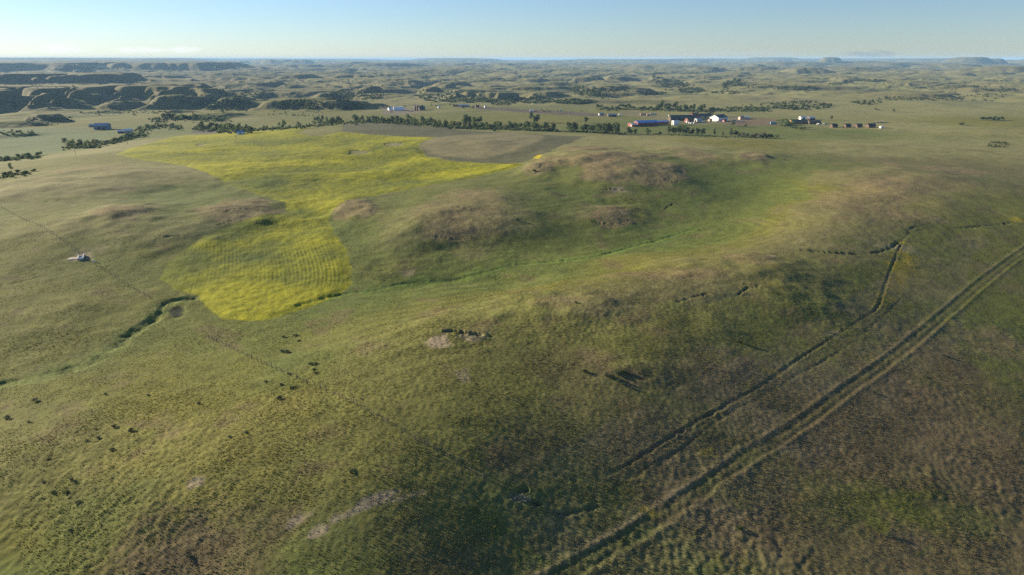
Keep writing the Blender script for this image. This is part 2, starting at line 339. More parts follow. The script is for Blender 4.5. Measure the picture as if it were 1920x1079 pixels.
def fine(x, y, r):
    """gullies, ruts and the small roughness of grass ground"""
    h = np.zeros(x.shape)
    def groove(P, w, dep, wob=1.0, lip=0.0, floor=0.0):
        d, s, run = line_dist(x, y, P, w * 6 + 6)
        k = d < w * 5
        if k.any():
            dd = d[k] + fbm(x[k], y[k], max(w * 2.2, 2.0), 2, .5, dep) * w * .7 * wob
            pr = np.exp(-(np.maximum(dd, 0) / w) ** 4)
            var = np.clip(.55 + fbm(x[k], y[k], 15, 3, .6, w) * 1.5, floor, 1.4)
            h[k] -= dep * pr * var
            if lip:
                h[k] += lip * np.exp(-((dd - 1.8 * w) / (w * .7)) ** 2) * var
    groove(CREEK, 2.4, .6); groove(CUT, .9, .6, 1.8, 0, .35); groove(DRAW, 1.1, .36, 1.4, 0, .45)
    groove(WASH, .7, .45, 2.2); groove(BANK, .5, .15, 1.6, .05, .5); groove(BANK2, .5, .10, 1.8, 0, .4)
    for s in SCARPS:
        groove(s, .5, .34, 2.8, .06)
    groove(SCARPS[0], .9, 1.0, 1.4, .25, .6)
    e = ell(x, y, POND); h -= .5 * np.exp(-(e + fbm(x, y, 5, 2, .5, 3) * .4) ** 4)
    d, s, run = line_dist(x, y, TRACK, 12)
    k = d < 9
    o = d[k] * s[k] + fbm(x[k], y[k], 14, 2) * .25
    h[k] -= .05 * (np.exp(-((o - 1.05) / .5) ** 2) + np.exp(-((o + 1.05) / .5) ** 2)) * np.clip(.7 + fbm(x[k], y[k], 12, 3, .6, 4) * 1.6, 0, 1.6)
    h[k] += .10 * np.exp(-((np.abs(o) - 2.4) / .6) ** 2)
    # tussocks and hummocks
    m = r < 1100
    X, Y, Rr = x[m], y[m], r[m]
    tus = sstep(-.25, .45, fbm(X, Y, 70, 2, .5, 7.7))
    q = 0
    q = q + fbm(X, Y, 9, 2, .55, 1.3) * .10 * (1 - sstep(500, 1000, Rr))
    q = q + fbm(X, Y, 3.4, 2, .6, 2.3) * (.045 + .06 * tus) * (1 - sstep(320, 620, Rr))
    q = q + perlin(X / 1.25 + 3, Y / 1.25) * (.06 + .07 * tus) * (1 - sstep(150, 300, Rr))
    h[m] += q
    return h
# ------------------------------------------------------------------ the ground sheet: rings round the camera, finest where it is seen
th_f = np.arange(-41, 41.01, 0.075)
step, cur, side_t = 0.09, 41.0, []
while cur < 178:
    step *= 1.13; cur += min(step, 6); side_t.append(min(cur, 180))
side_t = np.array(side_t[:-1])
TH = R(1) * np.concatenate([-side_t[::-1], th_f, side_t])
def geo(a, b, q):
    n = int(math.log(b / a) / q)
    return a * np.exp(np.arange(n) * (math.log(b / a) / n))
RR = np.concatenate([np.array([1, 8, 20, 35, 50, 64, 74]), geo(82, 2400, .0036), geo(2400, 9000, .005), geo(9000, 26000, .009), geo(26000, 58000, .03), [58000]])
NT, NR = len(TH), len(RR)
gx = (np.sin(TH)[None, :] * RR[:, None]).ravel(); gy = (np.cos(TH)[None, :] * RR[:, None]).ravel()
gr = np.repeat(RR, NT); gt = np.tile(TH, NR)
H0 = land(gx, gy)
HZ = H0 + fine(gx, gy, gr)

# ------------------------------------------------------------------ what grows where (colours of the things themselves)
OLV = (.130, .135, .032); TAN = (.200, .192, .076); BRN = (.145, .115, .056); GRN = (.104, .124, .031); YEL = (.150, .146, .031); MUT = (.135, .126, .050); STR = (.225, .20, .095)
DRK = (.112, .104, .038)
CC = [(0, 1079, YEL), (200, 950, OLV), (350, 1040, BRN), (600, 1060, GRN), (850, 1040, DRK), (1000, 1060, BRN), (960, 960, GRN), (1150, 1060, BRN), (1400, 1040, BRN), (1700, 1040, BRN), (1920, 1060, BRN), (1660, 950, OLV), (1800, 850, BRN), (1600, 860, BRN),
      (1900, 700, OLV), (1800, 680, BRN), (1700, 760, BRN), (1300, 780, DRK), (1400, 720, BRN), (1200, 880, BRN), (1100, 880, GRN), (100, 800, OLV), (300, 750, YEL), (430, 700, YEL), (560, 760, YEL), (600, 850, OLV), (300, 850, YEL), (420, 900, YEL), (760, 860, OLV), (700, 700, OLV), (800, 720, OLV), (950, 720, OLV),
      (1000, 850, DRK), (1050, 700, DRK), (850, 800, OLV), (560, 680, GRN), (100, 650, OLV), (200, 600, OLV), (50, 520, OLV), (250, 500, OLV), (100, 430, OLV), (300, 400, GRN), (200, 340, TAN), (60, 330, OLV), (400, 380, GRN), (330, 440, GRN), (320, 510, OLV), (220, 280, TAN), (110, 300, OLV),
      (800, 590, OLV), (600, 630, OLV), (1000, 540, YEL), (1200, 490, YEL), (900, 570, OLV), (1350, 440, YEL), (1450, 420, YEL), (1500, 370, YEL), (1000, 600, OLV), (1150, 580, MUT), (1300, 540, MUT), (1200, 640, OLV), (1350, 620, OLV), (1450, 580, OLV), (1550, 560, OLV), (1500, 640, OLV), (1600, 620, OLV), (1600, 520, OLV),
      (700, 450, GRN), (900, 480, OLV), (1000, 430, GRN), (1050, 390, GRN), (1250, 400, OLV), (1300, 350, GRN), (1200, 440, GRN), (1100, 450, OLV), (1400, 340, GRN), (1500, 310, GRN), (1250, 275, TAN), (1400, 270, YEL), (1600, 280, TAN), (1700, 310, MUT), (1850, 320, MUT), (1850, 280, TAN), (1650, 340, MUT), (1600, 400, MUT), (1550, 450, MUT), (1700, 400, OLV), (1850, 400, OLV), (1800, 460, OLV), (1880, 560, OLV), (1760, 520, OLV),
      (950, 265, TAN), (1200, 265, TAN), (1000, 225, YEL), (800, 215, OLV), (1200, 240, GRN), (1350, 243, GRN), (1550, 250, GRN), (1700, 240, TAN), (1850, 230, YEL), (1700, 210, TAN), (1900, 200, TAN), (1300, 180, TAN), (1500, 200, TAN), (1000, 180, TAN), (700, 150, TAN), (1200, 150, TAN), (1700, 160, TAN), (1900, 150, TAN), (100, 260, GRN), (0, 290, GRN), (250, 255, GRN), (100, 220, OLV), (350, 215, YEL), (500, 220, OLV), (300, 170, MUT), (60, 150, MUT), (400, 140, MUT), (1200, 130, TAN), (1700, 130, MUT), (700, 125, MUT), (200, 120, MUT)]
cu, cv, cc = [], [], []
for a, b_, c in CC:
    p = foot(a, b_); u, v = _lp(p[0], p[1]); cu.append(float(u)); cv.append(float(v)); cc.append(c)
def _veg(x, y):
    u, v = _lp(x, y)
    u = u + _fbm(x, y, 60, 2, .5, .7) * .03 + _fbm(u * 40, v * 40, 1.5, 2, .5, 2) * .02; v = v + _fbm(u * 40, v * 40, 1.2, 2, .5, 5) * .05
    num = np.zeros((len(x), 3)); den = np.zeros(len(x))
    for i in range(len(cu)):
        w = 1.0 / ((u - cu[i]) ** 2 + (v - cv[i]) ** 2 + 6e-4) ** 2
        num += w[:, None] * np.array(cc[i]); den += w
    return num / den[:, None]

veg = threaded(_veg)
C = veg(gx, gy)
# drier, paler grass on the crests and greener grass in the hollows: curvature of the land on a coarse grid
cxs = np.arange(-760, 761, 8.0); cys = np.arange(60, 1121, 8.0)
CXX, CYY = np.meshgrid(cxs, cys); CH = land(CXX.ravel(), CYY.ravel()).reshape(CXX.shape)
def _box(a, n):
    k = np.ones(n) / n
    a = np.apply_along_axis(lambda v: np.convolve(np.pad(v, n // 2, 'edge'), k, 'valid'), 0, a)
    return np.apply_along_axis(lambda v: np.convolve(np.pad(v, n // 2, 'edge'), k, 'valid'), 1, a)
CURV = _box(CH, 3) - _box(_box(CH, 9), 5)
fi = np.clip((gx - cxs[0]) / 8.0, 0, len(cxs) - 1.01); fj = np.clip((gy - cys[0]) / 8.0, 0, len(cys) - 1.01)
i0 = fi.astype(int); j0 = fj.astype(int); fa = fi - i0; fb = fj - j0
curv = (CURV[j0, i0] * (1 - fa) + CURV[j0, i0 + 1] * fa) * (1 - fb) + (CURV[j0 + 1, i0] * (1 - fa) + CURV[j0 + 1, i0 + 1] * fa) * fb
curv *= (gx > cxs[0]) & (gx < cxs[-1]) & (gy > cys[0]) & (gy < cys[-1])
def mixin(mask, col):
    C[:] = C + (np.asarray(col) - C) * mask[:, None]
curv = curv + fbm(gx, gy, 24, 3, .6, 5.1) * .12
mixin(sstep(.10, .75, curv) * .50 * (.35 + .65 * sstep(220, 330, gr)), (.190, .172, .072))
mixin(sstep(.10, .80, -curv) * .65, (.098, .130, .030))
patch = fbm(gx, gy, 55, 4, .6, 1.1); patch2 = fbm(gx, gy, 17, 3, .6, 6.1)
farw = sstep(800, 1500, gr)
pf = fbm(gx, gy, 420, 4, .55, 3.3)
C *= (1 + .15 * np.where(gr < 900, patch, lerp(patch, pf * 1.3, farw)) + .13 * patch2 * (1 - farw))[:, None]
mixin(np.clip(sstep(.18, .6, patch2 + .3 * patch) * .5, 0, 1) * (1 - farw), (.135, .098, .055))       # dead stems
mixin(np.clip(sstep(.25, .6, fbm(gx, gy, 33, 3, .6, 12.1)) * .5, 0, 1) * (1 - farw), GRN)
mixin(np.clip(sstep(.1, .5, pf) * .5, 0, 1) * farw, (.095, .105, .04))
mixin(np.clip(sstep(.05, .45, fbm(gx, gy, 260, 4, .6, 14.4)) * .6, 0, 1) * farw, STR)
# dry brown grass on the knolls
BROWN = [(662, 398, 48, 19, .9), (872, 402, 100, 46, .5), (900, 372, 46, 16, .5), (850, 440, 60, 14, .6), (880, 410, 60, 10, .5), (455, 402, 88, 20, .8), (1145, 408, 44, 17, .9), (1100, 286, 58, 8, .8), (1110, 314, 125, 9, .8), (1010, 326, 34, 8, .8), (1180, 304, 90, 6, .7), (1150, 336, 34, 10, .7), (1130, 325, 40, 16, .9), (1225, 330, 62, 17, .9), (1312, 298, 46, 12, .9), (1412, 298, 28, 9, .9), (1265, 284, 45, 5, .8), (222, 406, 52, 13, .8),
         (180, 318, 90, 10, .4), (1640, 372, 90, 28, .7), (1780, 322, 70, 9, .7), (1670, 310, 20, 4, .8), (1250, 515, 120, 14, .6), (1400, 490, 60, 12, .6), (1700, 350, 90, 14, .5), (1190, 718, 24, 14, .9), (1170, 758, 14, 8, .9), (935, 865, 32, 18, .8), (1720, 412, 50, 10, .6), (1040, 575, 60, 12, .4), (620, 810, 40, 14, .5), (1860, 640, 60, 30, .6), (1700, 700, 80, 30, .6)]
brown = np.zeros(len(gx))
for a, b_, c, d_, k in BROWN:
    e = px_ellipse(a, b_, c, d_)
    dd = ell(gx, gy, e)
    m = dd < 2.2
    dm = dd[m] + fbm(gx[m], gy[m], max(8, .5 * (e[1] + e[2])), 4, .6, a) * .55
    w = np.zeros(len(gx)); w[m] = (1 - sstep(.74, 1.02, dm)) * k * (.85 if b_ < 700 else .4) * np.clip(.85 + .5 * fbm(gx[m], gy[m], 5, 2, .6, 2), .4, 1)
    mixin(w, (.205, .158, .082) if b_ < 700 else (.18, .118, .068))
    brown = np.maximum(brown, w)
HZ = HZ + brown * (fbm(gx, gy, 5.5, 3, .6, 3.3) * .22 + fbm(gx, gy, 13, 2, .5, 8.3) * .30) * (1 - sstep(600, 1200, gr))
mixin(np.clip(brown * sstep(.05, .45, fbm(gx, gy, 7, 3, .65, 11)), 0, 1) * .6, (.115, .085, .05))
# green draws
for P, w_, col, k in ((CREEK, 3.6, (.12, .150, .036), .85), (DRAW, 3.6, (.112, .158, .030), .95), (WASH, 3, (.09, .105, .032), .4), (BANK, 6, (.11, .12, .035), .3)):
    d, s, run = line_dist(gx, gy, P, 40)
    mixin(np.clip(1 - sstep(.4, 1.6, (d + fbm(gx, gy, 12, 2, .5, w_) * w_ * .8) / w_), 0, 1) * k, col)
for a, b_, c, d_, k in ((350, 590, 55, 26, .8), (1060, 470, 40, 9, .5), (560, 700, 60, 36, .7), (110, 925, 60, 22, .6), (1465, 345, 60, 30, .4), (1430, 420, 40, 30, .4), (1465, 860, 30, 16, .6), (1690, 945, 50, 22, .6), (1100, 905, 120, 45, .6), (880, 985, 190, 40, .6), (1040, 440, 18, 40, .4)):
    e = px_ellipse(a, b_, c, d_); dd = ell(gx, gy, e) + fbm(gx, gy, 15, 3, .6, a) * .5
    mixin((1 - sstep(.4, 1.1, dd)) * k * .7, (.118, .128, .028))
# yellow sweet clover along the wash
for a, b_, c, d_ in ((1690, 505, 24, 42), (1660, 550, 14, 30), (1330, 850, 16, 10), (1780, 600, 8, 5), (1450, 700, 20, 8), (1215, 960, 18, 7), (1910, 415, 20, 3)):
    e = px_ellipse(a, b_, c, d_); dd = ell(gx, gy, e) + fbm(gx, gy, 5, 2, .6, b_) * 1.0
    mixin((1 - sstep(.5, 1.0, dd)) * .85, (.24, .20, .02))
# bare soil
for a, b_, c, d_, k in ((823, 638, 42, 14, 1.0), (880, 636, 40, 10, .6), (366, 907, 17, 9, .8), (553, 980, 46, 9, .9), (692, 943, 70, 11, .9), (604, 992, 26, 8, .8), (660, 962, 34, 6, .6), (740, 938, 60, 5, .5), (870, 703, 14, 14, .5), (1160, 358, 30, 3, .6), (155, 484, 22, 7, .8), (1445, 483, 16, 4, .6), (760, 515, 26, 5, .5), (970, 935, 32, 8, .5), (740, 276, 14, 3, .5), (1690, 466, 50, 6, .4), (180, 470, 30, 8, .3), (1560, 625, 22, 9, .35)):
    e = px_ellipse(a, b_, c, d_); dd = ell(gx, gy, e, .25 if b_ > 900 else 0) + fbm(gx, gy, 4 + c * .12, 4, .65, a) * 1.1
    mixin((1 - sstep(.45, 1.0, dd)) * k, (.265, .22, .145))
# dark roots and earth in the cuts
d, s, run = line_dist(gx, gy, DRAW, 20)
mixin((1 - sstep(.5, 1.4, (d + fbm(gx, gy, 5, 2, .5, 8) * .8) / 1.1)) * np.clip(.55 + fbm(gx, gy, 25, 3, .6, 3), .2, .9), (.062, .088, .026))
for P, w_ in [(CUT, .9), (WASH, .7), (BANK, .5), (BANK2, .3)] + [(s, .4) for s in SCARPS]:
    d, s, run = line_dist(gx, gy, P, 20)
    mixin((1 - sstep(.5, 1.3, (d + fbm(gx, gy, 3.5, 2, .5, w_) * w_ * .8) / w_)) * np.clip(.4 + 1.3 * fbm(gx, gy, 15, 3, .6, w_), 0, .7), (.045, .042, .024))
e = ell(gx, gy, POND); mixin(1 - sstep(.5, 1.1, e + fbm(gx, gy, 4, 2) * .4), (.030, .040, .022))
# fallow strip, hay fields and the dirt of the farmyards
d_f = poly_sd(gx, gy, FALLOW, 40) + fbm(gx, gy, 14, 2) * 2.5
d_t = poly_sd(gx, gy, FALLOW_TOP, 40) + fbm(gx, gy, 14, 2) * 2.5
mixin(sstep(-1.5, 1.5, d_f) * .9, (.085, .086, .046))
mixin(sstep(-4, 4, d_t) * .9, (.185, .165, .085))
mixin(sstep(-6, 6, poly_sd(gx, gy, PALE_FIELD, 60) + fbm(gx, gy, 60, 3) * 25) * .8, (.095, .135, .05))
for P, col, k in ((DIRT_LOT, (.16, .105, .072), .75), (DIRT_YARD, (.17, .14, .10), .45), (DIRT_STRIP, (.10, .078, .062), .9), (DIRT_FARM2, (.17, .14, .11), .8), (DIRT_PIT, (.07, .06, .055), .9)):
    mixin(sstep(-2, 3, poly_sd(gx, gy, P, 60) + fbm(gx, gy, 25, 3, .6, 4) * 8) * k, col)
# scrub in the draws and on the steep shaded breaks of the far country
m = gr > 1150
X, Y, Rr = gx[m], gy[m], gr[m]
wx = X + fbm(X, Y, 700, 2, .5, 1.7) * 160; wy = Y + fbm(X, Y, 700, 2, .5, 5.2) * 160
n1 = np.abs(fbm(wx, wy, 620, 3, .5, 4.4))
bush = (1 - sstep(.02, .11, n1 + fbm(X, Y, 120, 3, .6, 8) * .07)) * sstep(1300, 2200, Rr) * sstep(-.15, .25, fbm(X, Y, 900, 2, .5, 6))
w = np.zeros(len(gx)); w[m] = bush * .55
mixin(w, (.050, .066, .030))
Z2 = HZ.reshape(NR, NT); dr = np.gradient(Z2, RR, axis=0); dt = np.gradient(Z2, TH, axis=1) / RR[:, None]
slope = np.hypot(dr, dt).ravel()
w = sstep(.12, .28, slope + fbm(gx, gy, 60, 2, .5, 2.2) * .08) * sstep(1100, 1500, gr) * .7
mixin(w, (.125, .115, .060))
d_l, s_l, _ = line_dist(gx, gy, DRAW, 260)
wl_ = np.clip(1 - d_l / 200, 0, 1) ** .5 * (d_l < 200) * np.clip(.5 + fbm(gx, gy, 60, 2, .5, 3.9), 0, 1) * (1 - np.clip(brown * 2, 0, 1))
C *= (1 + .13 * wl_ * np.cos(2 * np.pi * (d_l + fbm(gx, gy, 45, 2, .5, 6) * 6) / 6.5))[:, None]

# crop and track cells
d_c = poly_sd(gx, gy, CANOLA, 60) + fbm(gx, gy, 9, 2) * 1.2 + fbm(gx, gy, 45, 2, .5, 2.8) * 2.0
holes = np.full(len(gx), 9.0)
for a, b_, c, d_ in ((740, 276, 17, 3), (674, 293, 22, 3), (378, 273, 9, 2.5)):
    holes = np.minimum(holes, ell(gx, gy, px_ellipse(a, b_, c, d_)) + fbm(gx, gy, 10, 2) * .4)
crop = sstep(-.3, .8, d_c) * sstep(.8, 1.1, holes)
rows_in = sstep(-6, 6, poly_sd(gx, gy, CANOLA_ROWS, 60))
bright_in = sstep(-4, 5, poly_sd(gx, gy, CANOLA_BRIGHT, 60) + fbm(gx, gy, 20, 2) * 4)
d_e, s_e, _ = line_dist(gx, gy, ROW_EDGE, 160)
ph = (d_e + fbm(gx, gy, 120, 2) * 1.5) / 1.6
row = .5 + .5 * np.cos(2 * np.pi * ph)
thick = np.clip(.57 + .65 * fbm(gx, gy, 80, 4, .6, 4.2) + .30 * fbm(gx, gy, 14, 3, .6, 9), 0, 1)
thick = lerp(thick, np.clip(.42 + .16 * sstep(.3, .8, row) * np.clip(.6 + fbm(gx, gy, 30, 2, .5, 3.4), 0, 1.2) + .60 * fbm(gx, gy, 25, 3, .6, 1.2), 0, 1), rows_in * (1 - bright_in))
thick = lerp(thick, np.clip(.85 + .3 * fbm(gx, gy, 8, 3, .6, 2), 0, 1), bright_in)
for a, b_, c, d_, k in ((640, 322, 110, 11, .55), (480, 345, 70, 10, .55), (720, 303, 70, 7, .4), (420, 300, 120, 4, .3), (560, 268, 100, 5, .25), (500, 372, 30, 8, .4), (355, 495, 62, 34, .75), (440, 440, 70, 18, .7), (520, 470, 60, 26, .3), (560, 400, 40, 6, .5)):
    e = ell(gx, gy, px_ellipse(a, b_, c, d_)) + fbm(gx, gy, 30, 3, .6, a) * .5
    thick = thick * (1 - k * (1 - sstep(.4, 1.1, e)))
for a, b_, c, d_ in ((860, 327, 120, 9), (760, 262, 60, 4), (330, 290, 90, 5), (430, 315, 60, 4), (560, 312, 80, 3), (420, 255, 70, 4)):
    e = ell(gx, gy, px_ellipse(a, b_, c, d_)) + fbm(gx, gy, 30, 3, .6, a) * .4
    thick = np.clip(thick + .4 * (1 - sstep(.4, 1.1, e)), 0, 1)
Ccrop = lerp(np.array((.088, .112, .018)), np.array((.285, .278, .004)), thick[:, None] ** 1.1)
C = lerp(C, Ccrop, crop[:, None])
HZ = HZ + crop * sstep(-.5, 7, d_c) * (.35 + .35 * thick + .18 * fbm(gx, gy, 4.5, 2, .6, 3))
for P in ([(1002, 306), (1010, 298)], [(1008, 307), (1014, 298)]):
    d, s, run = line_dist(gx, gy, line_pts(P), 20)
    C = lerp(C, np.array((.42, .34, .01)), ((1 - sstep(.8, 1.8, d)) * .9)[:, None])
d_k, s_k, run_k = line_dist(gx, gy, TRACK, 60)
o_k = d_k * s_k + fbm(gx, gy, 14, 2) * .35 + fbm(gx, gy, 45, 2, .5, 3) * .4
k = d_k < 9
rut = np.zeros(len(gx)); rut[k] = np.exp(-((np.abs(o_k[k]) - 1.05) / .55) ** 2)
mid = np.zeros(len(gx)); mid[k] = np.exp(-(o_k[k] / .45) ** 2)
edge = np.zeros(len(gx)); edge[k] = np.exp(-((o_k[k] + 2.5) / .6) ** 2) + .15 * np.exp(-((o_k[k] - 2.7) / .7) ** 2)
C = lerp(C, np.array((.070, .066, .028)), (np.clip(rut, 0, 1) * np.clip(.45 + .6 * fbm(gx, gy, 9, 3, .6, 6.6), .1, .85))[:, None])
C = lerp(C, np.array((.15, .14, .05)), (mid * .7)[:, None])
C = lerp(C, np.array((.24, .19, .12)), (np.clip(edge, 0, 1) * .55 * np.clip(.6 + fbm(gx, gy, 15, 2, .5, 7), 0, 1))[:, None])
d_b, s_b, _ = line_dist(gx, gy, BANK, 40)
strip = (d_k < 26) * (d_b < 26) * sstep(60, 30, d_k + d_b) * np.clip(.55 + .8 * fbm(gx, gy, 18, 3, .6, 13), 0, 1) * (1 - np.clip(rut + mid, 0, 1))
C = lerp(C, np.array((.175, .145, .080)), (np.clip(strip, 0, 1) * .6)[:, None])
for off_ in (4.6, 6.3, 9.5, -5.2, -13.0, -14.8):
    o2 = d_k * s_k + fbm(gx, gy, 30, 2, .5, off_) * .8
    f = np.exp(-((o2 - off_) / .38) ** 2) * np.clip(.25 + 1.3 * fbm(gx, gy, 24, 3, .6, off_ + 40), 0, .8) * (d_k < 22)
    C = lerp(C, np.array((.085, .078, .035)), (f * .75)[:, None])
C = np.clip(C, .012, .6)

# ------------------------------------------------------------------ materials
def new_mat(name):
    m = bpy.data.materials.new(name); m.use_nodes = True
    nt = m.node_tree; b = nt.nodes['Principled BSDF']
    return m, nt, b

def land_material(name, bumps, grain, mottle):
    m, nt, b = new_mat(name)
    N, L = nt.nodes, nt.links
    at = N.new('ShaderNodeAttribute'); at.attribute_name = 'growth'
    tc = N.new('ShaderNodeTexCoord')
    n1 = N.new('ShaderNodeTexNoise'); n1.inputs['Scale'].default_value = grain; n1.inputs['Detail'].default_value = 5; n1.inputs['Roughness'].default_value = .65
    n2 = N.new('ShaderNodeTexNoise'); n2.inputs['Scale'].default_value = grain * .17; n2.inputs['Detail'].default_value = 4
    L.new(tc.outputs['Object'], n1.inputs['Vector']); L.new(tc.outputs['Object'], n2.inputs['Vector'])
    r1 = N.new('ShaderNodeMapRange'); r1.inputs[1].default_value = .3; r1.inputs[2].default_value = .7; r1.inputs[3].default_value = 1 - mottle; r1.inputs[4].default_value = 1 + mottle
    r2 = N.new('ShaderNodeMapRange'); r2.inputs[1].default_value = .3; r2.inputs[2].default_value = .7; r2.inputs[3].default_value = .85; r2.inputs[4].default_value = 1.15
    L.new(n1.outputs['Fac'], r1.inputs[0]); L.new(n2.outputs['Fac'], r2.inputs[0])
    mu = N.new('ShaderNodeMath'); mu.operation = 'MULTIPLY'; L.new(r1.outputs[0], mu.inputs[0]); L.new(r2.outputs[0], mu.inputs[1])
    sc = N.new('ShaderNodeVectorMath'); sc.operation = 'SCALE'; L.new(at.outputs['Color'], sc.inputs[0]); L.new(mu.outputs[0], sc.inputs['Scale'])
    L.new(sc.outputs[0], b.inputs['Base Color'])
    b.inputs['Roughness'].default_value = .95; b.inputs['Specular IOR Level'].default_value = .08
    bp = N.new('ShaderNodeBump'); bp.inputs['Strength'].default_value = bumps; bp.inputs['Distance'].default_value = .25
    L.new(n1.outputs['Fac'], bp.inputs['Height']); L.new(bp.outputs['Normal'], b.inputs['Normal'])
    return m

M_LAND = land_material('grassland', .5, 1.1, .27)
M_CROP = land_material('canola_bloom', .8, 1.3, .30)
M_TRACK = land_material('track_soil', .6, 1.4, .30)
M_FAR = land_material('far_grassland', .0, .02, .18)

# ------------------------------------------------------------------ sheet -> objects that share their borders
V = np.column_stack([gx, gy, HZ])
ii, jj = np.meshgrid(np.arange(NR - 1), np.arange(NT), indexing='ij')
jn = (jj + 1) % NT
Q = np.stack([ii * NT + jj, ii * NT + jn, (ii + 1) * NT + jn, (ii + 1) * NT + jj], -1).reshape(-1, 4)
fr = gr[Q[:, 0]]
lab = np.zeros(len(Q), int)
lab[fr > 2400] = 1
lab[crop[Q].mean(1) > .5] = 2
lab[(d_k[Q].mean(1) < 2.2) & (fr < 900)] = 3

def grid_object(name, faces, mat, label, cat, kind):
    used, inv = np.unique(faces, return_inverse=True)
    me = bpy.data.meshes.new(name)
    me.vertices.add(len(used)); me.vertices.foreach_set('co', V[used].astype(np.float32).ravel())
    n = len(faces)
    me.loops.add(n * 4); me.loops.foreach_set('vertex_index', inv.reshape(-1).astype(np.int32))
    me.polygons.add(n); me.polygons.foreach_set('loop_start', np.arange(0, n * 4, 4, dtype=np.int32)); me.polygons.foreach_set('loop_total', np.full(n, 4, np.int32))
    me.polygons.foreach_set('use_smooth', np.ones(n, bool))
    ca = me.color_attributes.new('growth', 'FLOAT_COLOR', 'POINT')
    ca.data.foreach_set('color', np.column_stack([C[used], np.ones(len(used))]).astype(np.float32).ravel())
    me.materials.append(mat); me.update(calc_edges=True)
    o = bpy.data.objects.new(name, me); COL.objects.link(o)
    o['label'] = label; o['category'] = cat; o['kind'] = kind
    return o

Qf = Q[:, ::-1]
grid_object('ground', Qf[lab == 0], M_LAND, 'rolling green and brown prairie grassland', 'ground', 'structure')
grid_object('hills', Qf[lab == 1], M_FAR, 'far broken hills, mesas and buttes fading to blue', 'hills', 'structure')
grid_object('canola_crop', Qf[lab == 2], M_CROP, 'flowering yellow canola crop winding between the grassy knolls', 'crop', 'stuff')
grid_object('dirt_track', Qf[lab == 3], M_TRACK, 'two-rut farm track crossing the dry grass', 'track', 'structure')

def ground_z(x, y):
    """height of the finished sheet at a point"""
    r = math.hypot(x, y); t = math.atan2(x, y)
    i = int(np.clip(np.searchsorted(RR, r) - 1, 0, NR - 2)); j = int(np.clip(np.searchsorted(TH, t) - 1, 0, NT - 2))
    a = (r - RR[i]) / (RR[i + 1] - RR[i]); b = (t - TH[j]) / (TH[j + 1] - TH[j])
    z = HZ.reshape(NR, NT)
    return float((z[i, j] * (1 - b) + z[i, j + 1] * b) * (1 - a) + (z[i + 1, j] * (1 - b) + z[i + 1, j + 1] * b) * a)

HR = np.maximum.accumulate  # (kept for the sight test below)
_Zg = HZ.reshape(NR, NT)
def spot(px, py):
    """first point of the finished ground met by the sight line through a photo pixel"""
    d = ray(px, py); hz = math.hypot(d[0], d[1]); t = math.atan2(d[0], d[1])
    j = int(np.clip(np.searchsorted(TH, t) - 1, 0, NT - 2)); b = (t - TH[j]) / (TH[j + 1] - TH[j])
    col = _Zg[:, j] * (1 - b) + _Zg[:, j + 1] * b
    line = CAM_H + d[2] / hz * RR
    k = np.nonzero(line[8:] <= col[8:])[0]
    i = int(k[0]) + 8 if len(k) else NR - 10
    f0 = line[i - 1] - col[i - 1]; f1 = line[i] - col[i]
    a = f0 / (f0 - f1) if f0 != f1 else 0
    r = RR[i - 1] + (RR[i] - RR[i - 1]) * min(max(a, 0), 1)
    x, y = math.sin(t) * r, math.cos(t) * r
    return Vector((x, y, ground_z(x, y)))

def metres(p):
    """metres per photo pixel at a point"""
    return (p[1] * CP + (CAM_H - p[2]) * SP) / F
# ------------------------------------------------------------------ things: helpers
def flat_mat(name, col, rough=.7, var=.12, scale=.6, metal=0.0, streak=False):
    m, nt, b = new_mat(name)
    N, L = nt.nodes, nt.links
    tc = N.new('ShaderNodeTexCoord'); n = N.new('ShaderNodeTexNoise'); n.inputs['Scale'].default_value = scale; n.inputs['Detail'].default_value = 4
    if streak:
        mp = N.new('ShaderNodeMapping'); mp.inputs['Scale'].default_value = (3, 3, .25); L.new(tc.outputs['Object'], mp.inputs[0]); L.new(mp.outputs[0], n.inputs['Vector'])
    else:
        L.new(tc.outputs['Object'], n.inputs['Vector'])
    mr = N.new('ShaderNodeMapRange'); mr.inputs[1].default_value = .3; mr.inputs[2].default_value = .7; mr.inputs[3].default_value = 1 - var; mr.inputs[4].default_value = 1 + var
    L.new(n.outputs['Fac'], mr.inputs[0])
    s = N.new('ShaderNodeVectorMath'); s.operation = 'SCALE'; s.inputs[0].default_value = col; L.new(mr.outputs[0], s.inputs['Scale'])
    L.new(s.outputs[0], b.inputs['Base Color'])
    b.inputs['Roughness'].default_value = rough; b.inputs['Metallic'].default_value = metal
    return m

def glow(nt, col, share=.4):
    """thin leaves let some light through"""
    N, L = nt.nodes, nt.links; b = N['Principled BSDF']; out = N['Material Output']
    tr = N.new('ShaderNodeBsdfTranslucent'); mx = N.new('ShaderNodeMixShader'); mx.inputs[0].default_value = share
    L.new(col, tr.inputs['Color']); L.new(b.outputs[0], mx.inputs[1]); L.new(tr.outputs[0], mx.inputs[2]); L.new(mx.outputs[0], out.inputs['Surface'])

